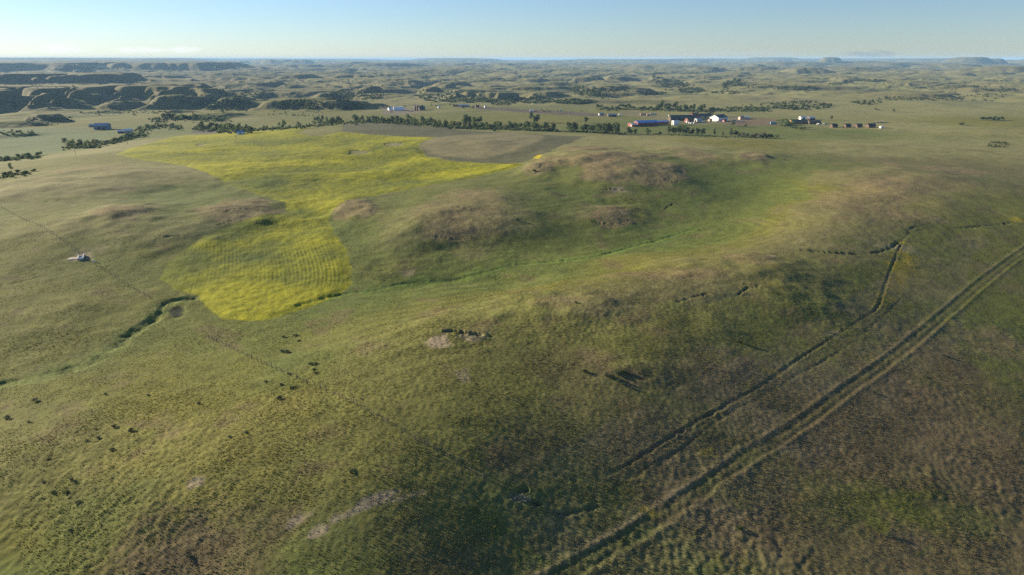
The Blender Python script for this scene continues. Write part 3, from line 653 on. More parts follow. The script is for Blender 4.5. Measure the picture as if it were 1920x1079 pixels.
def leaf_mat(name, col, spread=.5):
    m, nt, b = new_mat(name)
    N, L = nt.nodes, nt.links
    oi = N.new('ShaderNodeObjectInfo'); tc = N.new('ShaderNodeTexCoord'); n = N.new('ShaderNodeTexNoise'); n.inputs['Scale'].default_value = 1.3; n.inputs['Detail'].default_value = 3
    L.new(tc.outputs['Object'], n.inputs['Vector'])
    a = N.new('ShaderNodeMapRange'); a.inputs[3].default_value = 1 - spread; a.inputs[4].default_value = 1 + spread; L.new(oi.outputs['Random'], a.inputs[0])
    c = N.new('ShaderNodeMapRange'); c.inputs[1].default_value = .3; c.inputs[2].default_value = .7; c.inputs[3].default_value = .7; c.inputs[4].default_value = 1.3; L.new(n.outputs['Fac'], c.inputs[0])
    mu = N.new('ShaderNodeMath'); mu.operation = 'MULTIPLY'; L.new(a.outputs[0], mu.inputs[0]); L.new(c.outputs[0], mu.inputs[1])
    s = N.new('ShaderNodeVectorMath'); s.operation = 'SCALE'; s.inputs[0].default_value = col; L.new(mu.outputs[0], s.inputs['Scale'])
    L.new(s.outputs[0], b.inputs['Base Color']); b.inputs['Roughness'].default_value = .8; b.inputs['Specular IOR Level'].default_value = .2
    glow(nt, s.outputs[0])
    return m

M = dict(dull=flat_mat('weathered_white_paint', (.48, .47, .44), .6, .2), slate=flat_mat('slate_blue_boards', (.17, .20, .25), .7, .2, streak=True),
    red=flat_mat('red_barn_boards', (.21, .042, .034), .75, .25, .8, streak=True), brick=flat_mat('orange_red_wall', (.24, .085, .055), .8, .2), rust=flat_mat('rusty_steel', (.16, .07, .04), .7, .4, .7, streak=True),
    blue=flat_mat('blue_roof_sheet', (.13, .32, .66), .55, .10), white=flat_mat('white_sheet_metal', (.78, .77, .74), .5, .06, .5, streak=True), green=flat_mat('dark_green_roof_sheet', (.022, .065, .05), .5, .15),
    wood=flat_mat('dark_weathered_boards', (.075, .05, .038), .85, .35, .8, streak=True), brown=flat_mat('brown_cabin_logs', (.115, .065, .042), .8, .3, 1.0), grey=flat_mat('grey_sheet_metal', (.36, .38, .40), .5, .12),
    tan=flat_mat('tan_siding', (.42, .33, .22), .75, .15), pink=flat_mat('faded_orange_paint', (.48, .29, .20), .65, .2), dark=flat_mat('dark_opening', (.018, .017, .016), .9, .2), glass=flat_mat('window_glass', (.05, .065, .08), .12, .05),
    tyre=flat_mat('tyre_rubber', (.02, .02, .02), .85, .1), post=flat_mat('grey_fence_wood', (.13, .11, .085), .9, .35, 2.0), wire=flat_mat('rusty_fence_wire', (.11, .09, .07), .6, .2), pole=flat_mat('pole_wood', (.10, .075, .055), .9, .25),
    teal=flat_mat('pale_teal_paint', (.28, .45, .46), .4, .1), skyblue=flat_mat('blue_container_paint', (.14, .30, .46), .5, .15), orange=flat_mat('orange_brown_boards', (.36, .17, .06), .75, .2, streak=True), bark=flat_mat('tree_bark', (.07, .055, .042), .9, .3, 2.0),
    hay=flat_mat('old_hay', (.30, .27, .19), .95, .25, 1.5), darkgreyroof=flat_mat('dark_shingle_roof', (.05, .05, .05), .8, .2), water=flat_mat('trough_water', (.03, .035, .04), .08, .02), lumber=flat_mat('pale_lumber', (.50, .42, .30), .8, .2, 1.2), deadwood=flat_mat('grey_deadwood', (.17, .155, .13), .9, .3, 2.0), rock=flat_mat('pale_rock', (.36, .31, .25), .9, .2, 1.5))
L_TREE = leaf_mat('cottonwood_leaves', (.115, .15, .050)); L_DARK = leaf_mat('ash_leaves', (.075, .105, .040)); L_GREY = leaf_mat('willow_leaves', (.14, .15, .085)); L_SAGE = leaf_mat('sagebrush_leaves', (.10, .12, .07), .25); L_SHRUB = leaf_mat('dark_shrub_leaves', (.058, .082, .030), .3)

def mesh_obj(name, bm, mat, parent=None, loc=None):
    me = bpy.data.meshes.new(name); bm.normal_update(); bm.to_mesh(me); bm.free(); me.materials.append(mat)
    o = bpy.data.objects.new(name, me); COL.objects.link(o)
    if parent: o.parent = parent
    if loc is not None: o.location = loc
    return o

def tag(o, label, cat, group=None):
    o['label'] = label; o['category'] = cat
    if group: o['group'] = group
    return o

def thing(name, label, cat, loc, rz=0.0, group=None):
    o = bpy.data.objects.new(name, None); COL.objects.link(o); o.empty_display_size = .5
    o.location = loc; o.rotation_euler = (0, 0, rz)
    return tag(o, label, cat, group)

def copy_tree(root, loc, rz, scale=1.0, label=None, group=None):
    c = root.copy(); COL.objects.link(c); c.location = loc; c.rotation_euler = (0, 0, rz); c.scale = (scale,) * 3 if not isinstance(scale, tuple) else scale
    if label: c['label'] = label
    if group: c['group'] = group
    for ch in list(root.children):
        d = ch.copy(); COL.objects.link(d); d.parent = c
        for g in list(ch.children):
            e = g.copy(); COL.objects.link(e); e.parent = d
    return c

def box(bm, x0, x1, y0, y1, z0, z1):
    v = [bm.verts.new(p) for p in ((x0, y0, z0), (x1, y0, z0), (x1, y1, z0), (x0, y1, z0), (x0, y0, z1), (x1, y0, z1), (x1, y1, z1), (x0, y1, z1))]
    for f in ((3, 2, 1, 0), (4, 5, 6, 7), (0, 1, 5, 4), (1, 2, 6, 5), (2, 3, 7, 6), (3, 0, 4, 7)):
        bm.faces.new([v[i] for i in f])

def prism(bm, prof, x0, x1):
    """profile in (y, z) swept along x"""
    a = [bm.verts.new((x0, y, z)) for y, z in prof]; b = [bm.verts.new((x1, y, z)) for y, z in prof]
    n = len(prof)
    bm.faces.new(a[::-1]); bm.faces.new(b)
    for i in range(n):
        bm.faces.new((a[i], a[(i + 1) % n], b[(i + 1) % n], b[i]))

def tube(bm, p, q, r0, r1=None, n=6):
    p, q = Vector(p), Vector(q); r1 = r0 if r1 is None else r1
    z = (q - p).normalized(); x = z.orthogonal().normalized(); y = z.cross(x)
    A = [bm.verts.new(p + (x * math.cos(2 * math.pi * i / n) + y * math.sin(2 * math.pi * i / n)) * r0) for i in range(n)]
    B = [bm.verts.new(q + (x * math.cos(2 * math.pi * i / n) + y * math.sin(2 * math.pi * i / n)) * r1) for i in range(n)]
    bm.faces.new(A[::-1]); bm.faces.new(B)
    for i in range(n):
        bm.faces.new((A[i], A[(i + 1) % n], B[(i + 1) % n], B[i]))

def wheel(parent, x, y, r, w, mat='tyre'):
    bm = bmesh.new(); tube(bm, (x, y - w / 2, r), (x, y + w / 2, r), r, n=12)
    return mesh_obj('wheel', bm, M[mat], parent)

def seat(p, half=4.0):
    """lowest ground under a footprint, so that nothing floats"""
    zs = [ground_z(p.x + a * half, p.y + b * half) for a in (-1, 0, 1) for b in (-1, 0, 1)]
    return Vector((p.x, p.y, min(zs) * .7 + p.z * .3 - .05))

def gable(name, label, cat, px, py, Lg, Wd, Hw, Hr, deg, wall, roof, doors=(), windows=(), group=None, over=.4, extra=None):
    """ridge along local x; doors/windows: (face, position, width, height[, sill]) with face 'l','r' = the gables, 'f','b' = the long sides"""
    p = seat(spot(px, py), min(Lg, Wd) * .4)
    t = thing(name, label, cat, p, R(deg), group)
    h = Wd / 2
    bm = bmesh.new(); prism(bm, [(-h, -1.0), (h, -1.0), (h, Hw), (0, Hw + Hr), (-h, Hw)], -Lg / 2, Lg / 2); w = mesh_obj('wall', bm, M[wall], t)
    k = Hr / h; th = .18
    bm = bmesh.new()
    prism(bm, [(-h - over, Hw - over * k + .02), (0, Hw + Hr + .02), (h + over, Hw - over * k + .02), (h + over, Hw - over * k + .02 + th), (0, Hw + Hr + .02 + th), (-h - over, Hw - over * k + .02 + th)], -Lg / 2 - over, Lg / 2 + over)
    rf = mesh_obj('roof', bm, M[roof], t)
    def panel(kind, face, pos, wd, ht, sill, mat, proud):
        bm = bmesh.new()
        if face == 'l': box(bm, -Lg / 2 - proud, -Lg / 2 + .02, pos - wd / 2, pos + wd / 2, sill, sill + ht)
        if face == 'r': box(bm, Lg / 2 - .02, Lg / 2 + proud, pos - wd / 2, pos + wd / 2, sill, sill + ht)
        if face == 'f': box(bm, pos - wd / 2, pos + wd / 2, -h - proud, -h + .02, sill, sill + ht)
        if face == 'b': box(bm, pos - wd / 2, pos + wd / 2, h - .02, h + proud, sill, sill + ht)
        return mesh_obj(kind, bm, M[mat], t)
    for d in doors:
        panel('door', d[0], d[1], d[2], d[3], 0, d[4] if len(d) > 4 else 'dark', .05)
    for d in windows:
        panel('window', d[0], d[1], d[2], d[3], d[4] if len(d) > 4 else 1.2, 'glass', .04)
    return t

# ------------------------------------------------------------------ the farmstead
rb = gable('barn', 'long red barn with blue metal roof and sunlit red gable end', 'barn', 1211, 236, 31, 13, 4.9, 2.3, 17, 'red', 'blue', doors=[('l', 0, 4, 3.6), ('f', -4, 4, 3.4), ('f', 7, 3, 3)], windows=[('f', -11, 1.2, 1), ('f', 1, 1.2, 1), ('l', -4.6, 1, 1), ('l', 4.6, 1, 1)])
bm = bmesh.new(); prism(bm, [(-7.4, -1), (6, -1), (6, 3.0), (-.7, 4.4), (-7.4, 2.6)], -24.5, -15.52); a_ = mesh_obj('lean_to', bm, M['red'], rb)
bm = bmesh.new(); prism(bm, [(-7.9, 2.52), (-.7, 4.44), (6.4, 2.96), (6.4, 3.12), (-.7, 4.6), (-7.9, 2.68)], -24.9, -15.54); mesh_obj('roof', bm, M['grey'], a_)
bm = bmesh.new(); box(bm, -24.56, -24.48, -5.5, -2.2, 0, 2.2); mesh_obj('door', bm, M['grey'], a_)
gable('shed', 'long low shed with blue metal roof joined to the end of the red barn', 'shed', 1241, 233, 17, 8, 3.6, 1.2, 17, 'red', 'blue', doors=[('f', 2, 3, 2.6)], windows=[('f', -4, 1, .9)])
gable('shed', 'tall narrow white shed with a dark doorway, beside the red barn', 'shed', 1266, 234.5, 9, 4.6, 5.6, .7, 26, 'white', 'white', doors=[('l', 0, 1.6, 4.2)])
gable('cattle_shed', 'very long dark shed with mossy green roof behind the farmyard', 'shed', 1279, 226, 40, 14, 4.6, 3.2, 6, 'wood', 'green', doors=[('f', -15 + 6 * i, 4.6, 3.8) for i in range(6)])  # evenly spaced near-black panels along the front wall
gable('barn', 'dark red barn with steep red roof at the heart of the farmyard', 'barn', 1302, 224, 12, 10, 5.5, 4.2, 24, 'red', 'rust', doors=[('l', 0, 3, 3.4), ('f', 2, 3, 3)], windows=[('l', 0, 1.2, 1.2, 6)])
gable('farmhouse', 'small orange red house with rusty roof in front of the dark shed', 'house', 1292, 229.5, 11, 8, 3.8, 2.8, 28, 'brick', 'rust', doors=[('f', 0, 1.2, 2.2), ('l', 0, 1.2, 2.2, 'white')], windows=[('l', -2.4, 1.1, 1.2), ('l', 2.4, 1.1, 1.2), ('f', -3.4, 1.2, 1.2), ('f', 3.4, 1.2, 1.2)])
gable('shed', 'grey blue metal shed standing right of the orange red house', 'shed', 1308, 228.5, 9, 7, 3.6, 1.8, 30, 'grey', 'grey', doors=[('l', 0, 2.6, 2.8)], windows=[('f', 1, 1, .9)])
gable('shed', 'tan shed with dark green roof behind, left of the white barn', 'shed', 1316, 221.5, 26, 10, 3.8, 2.8, 3, 'tan', 'green', doors=[('f', -6, 3, 3), ('f', 4, 3, 3)])
gable('barn', 'big white metal barn with bright gable and dark green roof', 'barn', 1347, 227, 21, 16, 5.6, 3.6, 36, 'white', 'green', doors=[('f', -3, 4.2, 4, 'grey'), ('f', 4, 1.1, 2.2)], windows=[('f', 7, 1.2, 1)])
gable('shed', 'little tan shed against the left corner of the white barn', 'shed', 1331, 228, 4.5, 4, 2.8, 1.2, 30, 'tan', 'tan', doors=[('f', 0, 1, 2)])
gable('shed', 'little dark red shed in the shade of the white barn', 'shed', 1358, 228.5, 5, 4, 2.8, 1.4, 36, 'red', 'darkgreyroof', doors=[('l', 0, 1, 2, 'white')])
gable('shed', 'faded pinkish shed beside the white camper at the edge of the red yard', 'shed', 1390, 224, 8, 5, 3.2, 1.4, 20, 'pink', 'tan', doors=[('l', 0, 1.2, 2.2, 'white')], windows=[('f', 0, 1, 1)])
gable('shed', 'grey roofed low shed on the dark strip, left one of the pair', 'shed', 1127, 216.5, 8, 6, 2.8, 1.3, 12, 'grey', 'grey', doors=[('f', 0, 2, 2.2)])
gable('shed', 'grey roofed open dark shed on the dark strip, right one of the pair', 'shed', 1147, 219, 14, 8, 3.0, 1.6, 10, 'wood', 'grey', doors=[('f', -3, 3.4, 2.4), ('f', 3, 3.4, 2.4)])
gable('stable', 'long low stable with dark green roof and orange brown boards', 'stable', 1500, 232, 26, 9, 3.2, 2.2, -4, 'orange', 'green', doors=[('f', -9 + 4.5 * i, 1.8, 2.4) for i in range(5)])
gable('shed', 'dark boarded shed at the right end of the orange brown stable', 'shed', 1526, 232.5, 15, 9, 3.2, 1.8, -3, 'wood', 'darkgreyroof', doors=[('f', 0, 3.4, 2.6)])
gable('shed', 'white roofed shed behind the green roofed stable, left one of two', 'shed', 1505, 224, 9, 6, 3, 1.3, 8, 'white', 'white', doors=[('f', 0, 2.4, 2.4)])
gable('shed', 'white roofed shed behind the green roofed stable, right one of two', 'shed', 1520, 225.5, 9, 7, 3.2, 1.5, 14, 'wood', 'white', doors=[('l', 0, 2.4, 2.4)])
cab = None
for i, (cx_, cl) in enumerate(((1563, 'leftmost of the four small brown cabins in a row'), (1588, 'second small brown cabin from the left in the row of four'), (1609, 'third small brown cabin from the left in the row of four'), (1632, 'small brown cabin nearest the white camper, widest of the row of four'))):
    p = seat(spot(cx_, 239.3), 2.5)
    if cab is None:
        cab = gable('cabin', cl, 'cabin', cx_, 239.3, 7.6, 5.6, 2.8, 1.9, 12, 'brown', 'darkgreyroof', doors=[('f', -.4, 1, 2.1), ('l', 0, 1, 2.1)], windows=[('f', -2.6, 1, .9), ('f', 2.3, 1, .9)], group='brown cabins in a row')
    else:
        copy_tree(cab, p, R(12 + (i * 7) % 5), (1.3, 1.05, 1.05) if i == 3 else 1.0, cl)
# second farm by the bluffs
def hoop(name, label, px, py, Lg, Rd, deg):
    p = seat(spot(px, py), 5); t = thing(name, label, 'shed', p, R(deg))
    prof = [(-Rd, -.5)] + [(-Rd * math.cos(math.pi * i / 12), 1.2 + Rd * .85 * math.sin(math.pi * i / 12)) for i in range(13)] + [(Rd, -.5)]
    bm = bmesh.new(); prism(bm, prof[::-1], -Lg / 2, Lg / 2); mesh_obj('cover', bm, M['white'], t)
    bm = bmesh.new(); box(bm, -Lg / 2 - .06, -Lg / 2 + .02, -Rd * .5, Rd * .5, 0, Rd * .8); mesh_obj('door', bm, M['grey'], t)
hoop('hoop_barn', 'large white hoop roofed barn on the far farm below the bluffs', 748, 207.5, 20, 7, 14)
gable('shed', 'small white shed left of the far white hoop barn', 'shed', 732, 207.5, 8, 7, 4, 2, 30, 'white', 'white', doors=[('l', 0, 2, 2.6)])
gable('shed', 'dark pointed shed right of the two rust brown silos', 'shed', 791, 206.5, 11, 10, 2.4, 5, 20, 'wood', 'darkgreyroof', doors=[('l', 0, 2.4, 2.2)])
gable('shed', 'long bluish grey shed below the far bluffs, middle of its row', 'shed', 870, 200.8, 22, 7, 3.6, 1.4, 2, 'grey', 'grey', doors=[('f', -4, 3, 2.6), ('f', 4, 3, 2.6)])
gable('shed', 'low red shed left of the long bluish grey shed', 'shed', 856, 200.4, 13, 6, 2.8, 1.4, 2, 'red', 'rust', doors=[('f', 0, 2.4, 2.2)])
gable('shed', 'small rust brown shed right of the long bluish grey shed', 'shed', 895, 201.5, 7, 6, 2.8, 1.6, 12, 'rust', 'rust', doors=[('f', 0, 2, 2)])
gable('shed', 'tiny white shed at the end of the dark earth strip', 'shed', 910, 202, 4, 4, 3, 1, 20, 'white', 'white', doors=[('f', 0, 1, 2)])
gable('shed', 'tiny white shed alone on the far meadow right of the silos', 'shed', 823, 203, 4, 4, 2.6, 1, 20, 'white', 'white', doors=[('f', 0, 1, 2)])
sil = None
for (sx_, sy_, sc_, lb) in ((778.6, 208, 1.0, 'rust brown farm silo, left one of the pair'), (782.6, 207.4, 1.1, 'rust brown farm silo, right and taller one of the pair')):
    p = seat(spot(sx_, sy_), 1.5)
    if sil is None:
        sil = thing('silo', lb, 'silo', p, 0, 'silos of the far farm')
        bm = bmesh.new(); tube(bm, (0, 0, -.5), (0, 0, 8.6), 1.9, n=16); mesh_obj('shell', bm, M['rust'], sil)
        bm = bmesh.new(); tube(bm, (0, 0, 8.6), (0, 0, 10.1), 2.0, .25, n=16); mesh_obj('roof', bm, M['grey'], sil)
    else:
        copy_tree(sil, p, 0, sc_, lb)
# farm down in the left valley
bb = gable('barn', 'blue grey barn with dark front alone in the left valley', 'barn', 193, 243, 20, 13, 6.2, 3.2, 10, 'slate', 'grey', doors=[('f', -3, 4, 4), ('f', 4, 3, 3.4)], windows=[('l', 0, 1.2, 1.2, 3)])
gable('shed', 'low blue grey shed touching the left end of the valley barn', 'shed', 179, 238.5, 16, 8, 3.2, 1.6, 10, 'slate', 'grey', doors=[('f', 0, 3, 2.6)])
gable('shed', 'white roofed shed by the valley bushes, left one of two', 'shed', 230, 250, 11, 7, 3, 1.8, 20, 'wood', 'white', doors=[('f', 0, 2.4, 2.4)])
gable('shed', 'white and tan shed by the valley bushes, right one of two', 'shed', 241, 249.5, 11, 8, 3.6, 2, 24, 'tan', 'white', doors=[('l', 0, 2.4, 2.6)], windows=[('f', 1, 1, 1)])
gable('hut', 'small pale hut at the far edge of the canola beside dark trees', 'hut', 451, 252, 8, 5, 2.6, 1.4, 15, 'white', 'skyblue', doors=[('f', 0, 1.2, 2)])
# vehicles, trailers and tanks
def pickup(label, px, py, deg, paint, name='pickup_truck', group=None):
    p = seat(spot(px, py), 1.5); t = thing(name, label, 'truck', p, R(deg), group)
    bm = bmesh.new(); prism(bm, [(-.95, .45), (.95, .45), (.95, 1.05), (-.95, 1.05)], -2.7, 2.7); mesh_obj('body', bm, M[paint], t)
    bm = bmesh.new(); prism(bm, [(-.9, 1.05), (.9, 1.05), (.72, 1.85), (-.72, 1.85)], -1.0, 1.1); c = mesh_obj('cab', bm, M[paint], t)
    bm = bmesh.new(); box(bm, 1.08, 1.13, -.7, .7, 1.15, 1.7); mesh_obj('windscreen', bm, M['glass'], c)
    for sx_ in (-1.75, 1.75):
        for sy_ in (-.85, .85): wheel(t, sx_, sy_, .42, .28)
    return t
def trailer(label, px, py, Lg, Hh_, deg, paint, name='box_trailer', group=None, cat='trailer'):
    p = seat(spot(px, py), 1.5); t = thing(name, label, cat, p, R(deg), group)
    bm = bmesh.new(); box(bm, -Lg / 2, Lg / 2, -1.25, 1.25, .8, .8 + Hh_); bmesh.ops.bevel(bm, geom=bm.edges[:], offset=.12, segments=1, affect='EDGES'); mesh_obj('body', bm, M[paint], t)
    bm = bmesh.new(); box(bm, -Lg / 2, Lg / 2 + 1.2, -.4, .4, .55, .8); mesh_obj('chassis', bm, M['dark'], t)
    bm = bmesh.new(); box(bm, -Lg * .2, Lg * .1, -1.29, -1.22, 1.5, 2.2); mesh_obj('window' if cat == 'camper' else 'door', bm, M['glass'] if cat == 'camper' else M['grey'], t)
    for sx_ in (-Lg * .28, -Lg * .1):
        for sy_ in (-1.05, 1.05): wheel(t, sx_, sy_, .48, .3)
    return t
trailer('white camper parked right of the pinkish shed', 1400, 223, 9, 3.0, 15, 'white', 'camper', cat='camper')
trailer('small white camper standing at the right end of the brown cabins', 1652, 242, 6.5, 2.6, 40, 'white', 'camper', cat='camper')
trailer('faded orange livestock trailer on the grass behind the red barn', 1207, 217, 12, 2.8, 4, 'pink', 'livestock_trailer')
trailer('short pinkish trailer parked right behind the faded orange livestock trailer', 1216, 217.8, 6, 2.8, 4, 'pink', 'livestock_trailer')
trailer('pale grey box trailer right of the orange livestock trailers', 1225, 215.8, 10, 2.2, 4, 'grey')
trailer('white box trailer parked at the left end of the long dark shed', 1257, 220.2, 6.5, 2.6, 5, 'white')
trailer('blue shipping container on wheels left of the willow bushes', 1450, 234, 8.5, 3.0, -3, 'skyblue', 'container_trailer')
trailer('low flatbed trailer on the red yard right of the white barn', 1386, 229.5, 13, .5, 3, 'grey', 'flatbed_trailer')
pickup('white pickup truck parked between the grey blue shed and white barn', 1317, 229.5, 15, 'white')
pickup('pale teal pickup truck beside the flatbed trailer', 1376, 227, 8, 'teal')
pickup('white pickup truck right of the dark boarded shed, left one of two', 1535, 234, 5, 'white')
pickup('pale pickup truck right of the dark boarded shed, right one of two', 1546, 234, 5, 'grey')
trailer('white truck box parked on the dark earth strip', 997, 210, 7, 2.6, 3, 'white', 'truck_box')
pickup('dark pickup truck parked right of the white truck box', 1004, 210.2, 3, 'wood')
pickup('red pickup truck alone on the dark earth strip', 1020, 210, 3, 'brick')
trailer('small pale trailer alone on the dark earth strip', 1052, 209, 5, 1.6, 3, 'teal')
pickup('red pickup truck parked in front of the far small white shed', 733.5, 211, 30, 'brick')
trailer('small white trailer right of the grey roofed dark shed', 1163, 217, 5, 2, 5, 'white')
tank0 = None
for i, (tx, ty) in enumerate(((1288.5, 230.6), (1292.5, 232), (1295.5, 232.3), (1298, 232.2), (1301.5, 232))):
    p = seat(spot(tx, ty), .8)
    if tank0 is None:
        tank0 = thing('water_tank', 'white plastic tank standing in front of the orange red house', 'tank', p, 0, 'white tanks before the orange red house')
        bm = bmesh.new(); tube(bm, (0, 0, -.2), (0, 0, 1.5), 1.0, n=14); tube(bm, (0, 0, 1.5), (0, 0, 1.95), 1.0, .35, n=14); mesh_obj('shell', bm, M['white'], tank0)
        bm = bmesh.new(); tube(bm, (0, 0, 1.9), (0, 0, 2.08), .25, n=10); mesh_obj('lid', bm, M['grey'], tank0)
    else:
        copy_tree(tank0, p, i, 1 + .15 * (i % 2))
def heap(name, label, cat, px, py, Lg, Wd, Hh_, mat, seed, n=60):
    rg = random.Random(seed); p = seat(spot(px, py), 1.5)
    bm = bmesh.new()
    for i in range(n):
        a = rg.uniform(-.5, .5) * Lg; b = rg.uniform(-.5, .5) * Wd
        top = Hh_ * max(.12, 1 - (2 * a / Lg) ** 2 * .8 - (2 * b / Wd) ** 2 * .6)
        v = Vector((a, b, rg.uniform(0, top))); d = Vector((rg.uniform(-1, 1), rg.uniform(-.6, .6), rg.uniform(-.25, .35))).normalized() * rg.uniform(.5, 1.4) * Lg * .16
        tube(bm, v - d, v + d, rg.uniform(.05, .12) * Hh_ + .04, rg.uniform(.02, .08) * Hh_ + .03, 5)
    return tag(mesh_obj(name, bm, M[mat], None, p), label, cat)
heap('lumber_pile', 'pale pile of lumber left of the rust brown silos', 'pile', 769, 209.5, 16, 6, 2.0, 'lumber', 3)
heap('hay_stack', 'old grey hay stack on the worn ground right above the cabins', 'hay stack', 1651, 230.5, 17, 6, 2.2, 'hay', 4, 120)
heap('brush_pile', 'grey dead branches lying in the grass at the front', 'branches', 968, 932, 5, 2, .3, 'deadwood', 5, 40)
# water trough by the fence
p = spot(152, 484); t = thing('water_trough', 'white open water trough beside the fence on the left slope', 'trough', p + Vector((0, 0, -.05)), R(-62))
for nm, mt, bxs in (('side_panel', 'dull', (-3.4, 3.4, .75, 1.2, 0, 1.0)), ('side_panel', 'dull', (-2.2, 3.4, -1.2, -.75, 0, .9)), ('end_panel', 'dull', (3.0, 3.4, -.75, .75, 0, .8)), ('end_panel', 'dull', (-2.2, -1.8, -.75, .75, 0, .6)), ('water', 'water', (-1.8, 3.0, -.75, .75, 0, .45))):
    bm = bmesh.new(); box(bm, *bxs); mesh_obj(nm, bm, M[mt], t)
bk = tag(mesh_obj('rubble_pad', (lambda b: (box(b, -2.6, 2.6, -1.6, 1.6, -.3, .12), bmesh.ops.subdivide_edges(b, edges=b.edges[:], cuts=4), [setattr(v, 'co', v.co + Vector((random.uniform(-.3, .3), random.uniform(-.3, .3), random.uniform(-.05, .12)))) for v in b.verts], b)[-1])(bmesh.new()), M['rock'], None, spot(141, 485)), 'low grey stony pad left of the white trough', 'pad')
bk.rotation_euler = (0, 0, R(20))
pc = spot(176, 491.5); bm = bmesh.new(); tube(bm, (0, 0, -.1), (0, 0, 1.0), .3, .26, 10); tube(bm, (0, 0, 1.0), (0, 0, 1.12), .31, .15, 10); tag(mesh_obj('marker_post', bm, M['white'], None, pc), 'short white marker post on the fence right of the trough', 'post')

# fences
def fence(label, pxs, gap, seed, group=None, hgt=1.35):
    rg = random.Random(seed); P = [spot(a, b) for a, b in pxs]
    t = thing('wire_fence', label, 'fence', P[0])
    tops = []
    for a, b in zip(P[:-1], P[1:]):
        n = max(1, round((b - a).length / gap))
        for i in range(n):
            x, y = a.x + (b.x - a.x) * i / n, a.y + (b.y - a.y) * i / n
            x += rg.uniform(-.25, .25); y += rg.uniform(-.25, .25); q = Vector((x, y, ground_z(x, y))) - P[0]
            h = hgt * rg.uniform(.8, 1.12); lean = Vector((rg.gauss(0, .09), rg.gauss(0, .09), 1)) * h
            bm = bmesh.new(); tube(bm, q - Vector((0, 0, .3)), q + lean, .085 * rg.uniform(.8, 1.4), .07, 6); mesh_obj('post', bm, M['post'], t)
            tops.append((q, lean))
    for f in (.38, .62, .86):
        bm = bmesh.new()
        for (q0, l0), (q1, l1) in zip(tops[:-1], tops[1:]):
            tube(bm, q0 + l0 * f, q1 + l1 * f, .008, n=3)
        mesh_obj('wire', bm, M['wire'], t)
fence('old wire fence running down the left slope past the white trough', [(-60, 352), (0, 388), (150, 479), (292, 566)], 5.2, 31)
fence('old wire fence with leaning posts crossing the front slope below the canola', [(393, 633), (447, 660), (500, 686), (637, 746), (723, 794), (800, 836), (925, 912)], 3.1, 32)
# power poles
po = None
for (x_, y_, lb) in ((239, 271, 'wooden power pole at the left tip of the canola'), (142, 292, 'wooden power pole on the left rim above the valley bushes'), (443, 268, 'wooden power pole standing inside the far part of the canola')):
    p = spot(x_, y_)
    if po is None:
        po = thing('power_pole', lb, 'pole', p - Vector((0, 0, .2)), R(40), 'power poles along the canola')
        bm = bmesh.new(); tube(bm, (0, 0, -.5), (0, 0, 8.6), .17, .12, 8); mesh_obj('shaft', bm, M['pole'], po)
        bm = bmesh.new(); box(bm, -1.2, 1.2, -.13, -.0, 7.9, 8.08); mesh_obj('crossarm', bm, M['pole'], po)
        for k_ in (-1.05, 0, 1.05):
            bm = bmesh.new(); tube(bm, (k_, -.06, 8.08), (k_, -.06, 8.28), .06, .04, 6); mesh_obj('insulator', bm, M['grey'], po)
    else:
        copy_tree(po, p - Vector((0, 0, .2)), R(40), 1.0, lb)
# ------------------------------------------------------------------ trees and bushes
def crown_mesh(name, seed, h, w, z0, n, leaf, mat, lobes=7, flat=.75):
    rg = np.random.default_rng(seed)
    L = [(0, 0, z0 + (h - z0) * .5, .62)]
    for i in range(lobes):
        a = rg.uniform(0, 2 * np.pi); q = rg.uniform(.25, .62) * w / 2; z = z0 + (h - z0) * rg.uniform(.18, .92)
        q *= 1.15 - abs((z - z0) / (h - z0) - .4)
        L.append((q * np.cos(a), q * np.sin(a), z, rg.uniform(.28, .5)))
    vs, fs = [], []
    for k in range(n):
        cx, cy, cz, s = L[rg.integers(len(L))] if k > n * .15 else L[0]
        d = rg.normal(size=3); d /= np.linalg.norm(d)
        rad = rg.uniform(.55, 1.0) ** .5
        c = np.array([cx + d[0] * s * w / 2 * rad, cy + d[1] * s * w / 2 * rad, cz + d[2] * s * (h - z0) * .5 * flat * rad])
        c[2] = min(max(c[2], z0 * .6 + .05), h)
        nn = d + rg.normal(size=3) * .7; nn /= np.linalg.norm(nn)
        u = np.cross(nn, rg.normal(size=3)); u /= np.linalg.norm(u); v = np.cross(nn, u)
        s1, s2 = leaf * rg.uniform(.6, 1.3), leaf * rg.uniform(.5, 1.1)
        b = len(vs)
        vs += [c + u * s1, c + v * s2 + u * s1 * .2, c - u * s1 * .9, c - v * s2 - u * s1 * .15]
        fs.append((b, b + 1, b + 2, b + 3))
    me = bpy.data.meshes.new(name); me.from_pydata([tuple(map(float, q)) for q in vs], [], fs); me.materials.append(mat)
    return me

def trunk_mesh(seed, h, r):
    rg = random.Random(seed); bm = bmesh.new()
    top = Vector((rg.uniform(-.4, .4), rg.uniform(-.4, .4), h * .62))
    mid = Vector((top.x * .3, top.y * .3, h * .28))
    tube(bm, (0, 0, -.6), mid, r, r * .75, 7); tube(bm, mid - Vector((0, 0, .05)), top, r * .75, r * .3, 7)
    for i in range(5):
        a = rg.uniform(0, 6.28); s = mid.lerp(top, rg.uniform(0, .8))
        tube(bm, s, s + Vector((math.cos(a) * h * .22, math.sin(a) * h * .22, h * rg.uniform(.12, .26))), r * .4, r * .12, 5)
    me = bpy.data.meshes.new('trunk'); bm.to_mesh(me); bm.free(); me.materials.append(M['bark'])
    return me

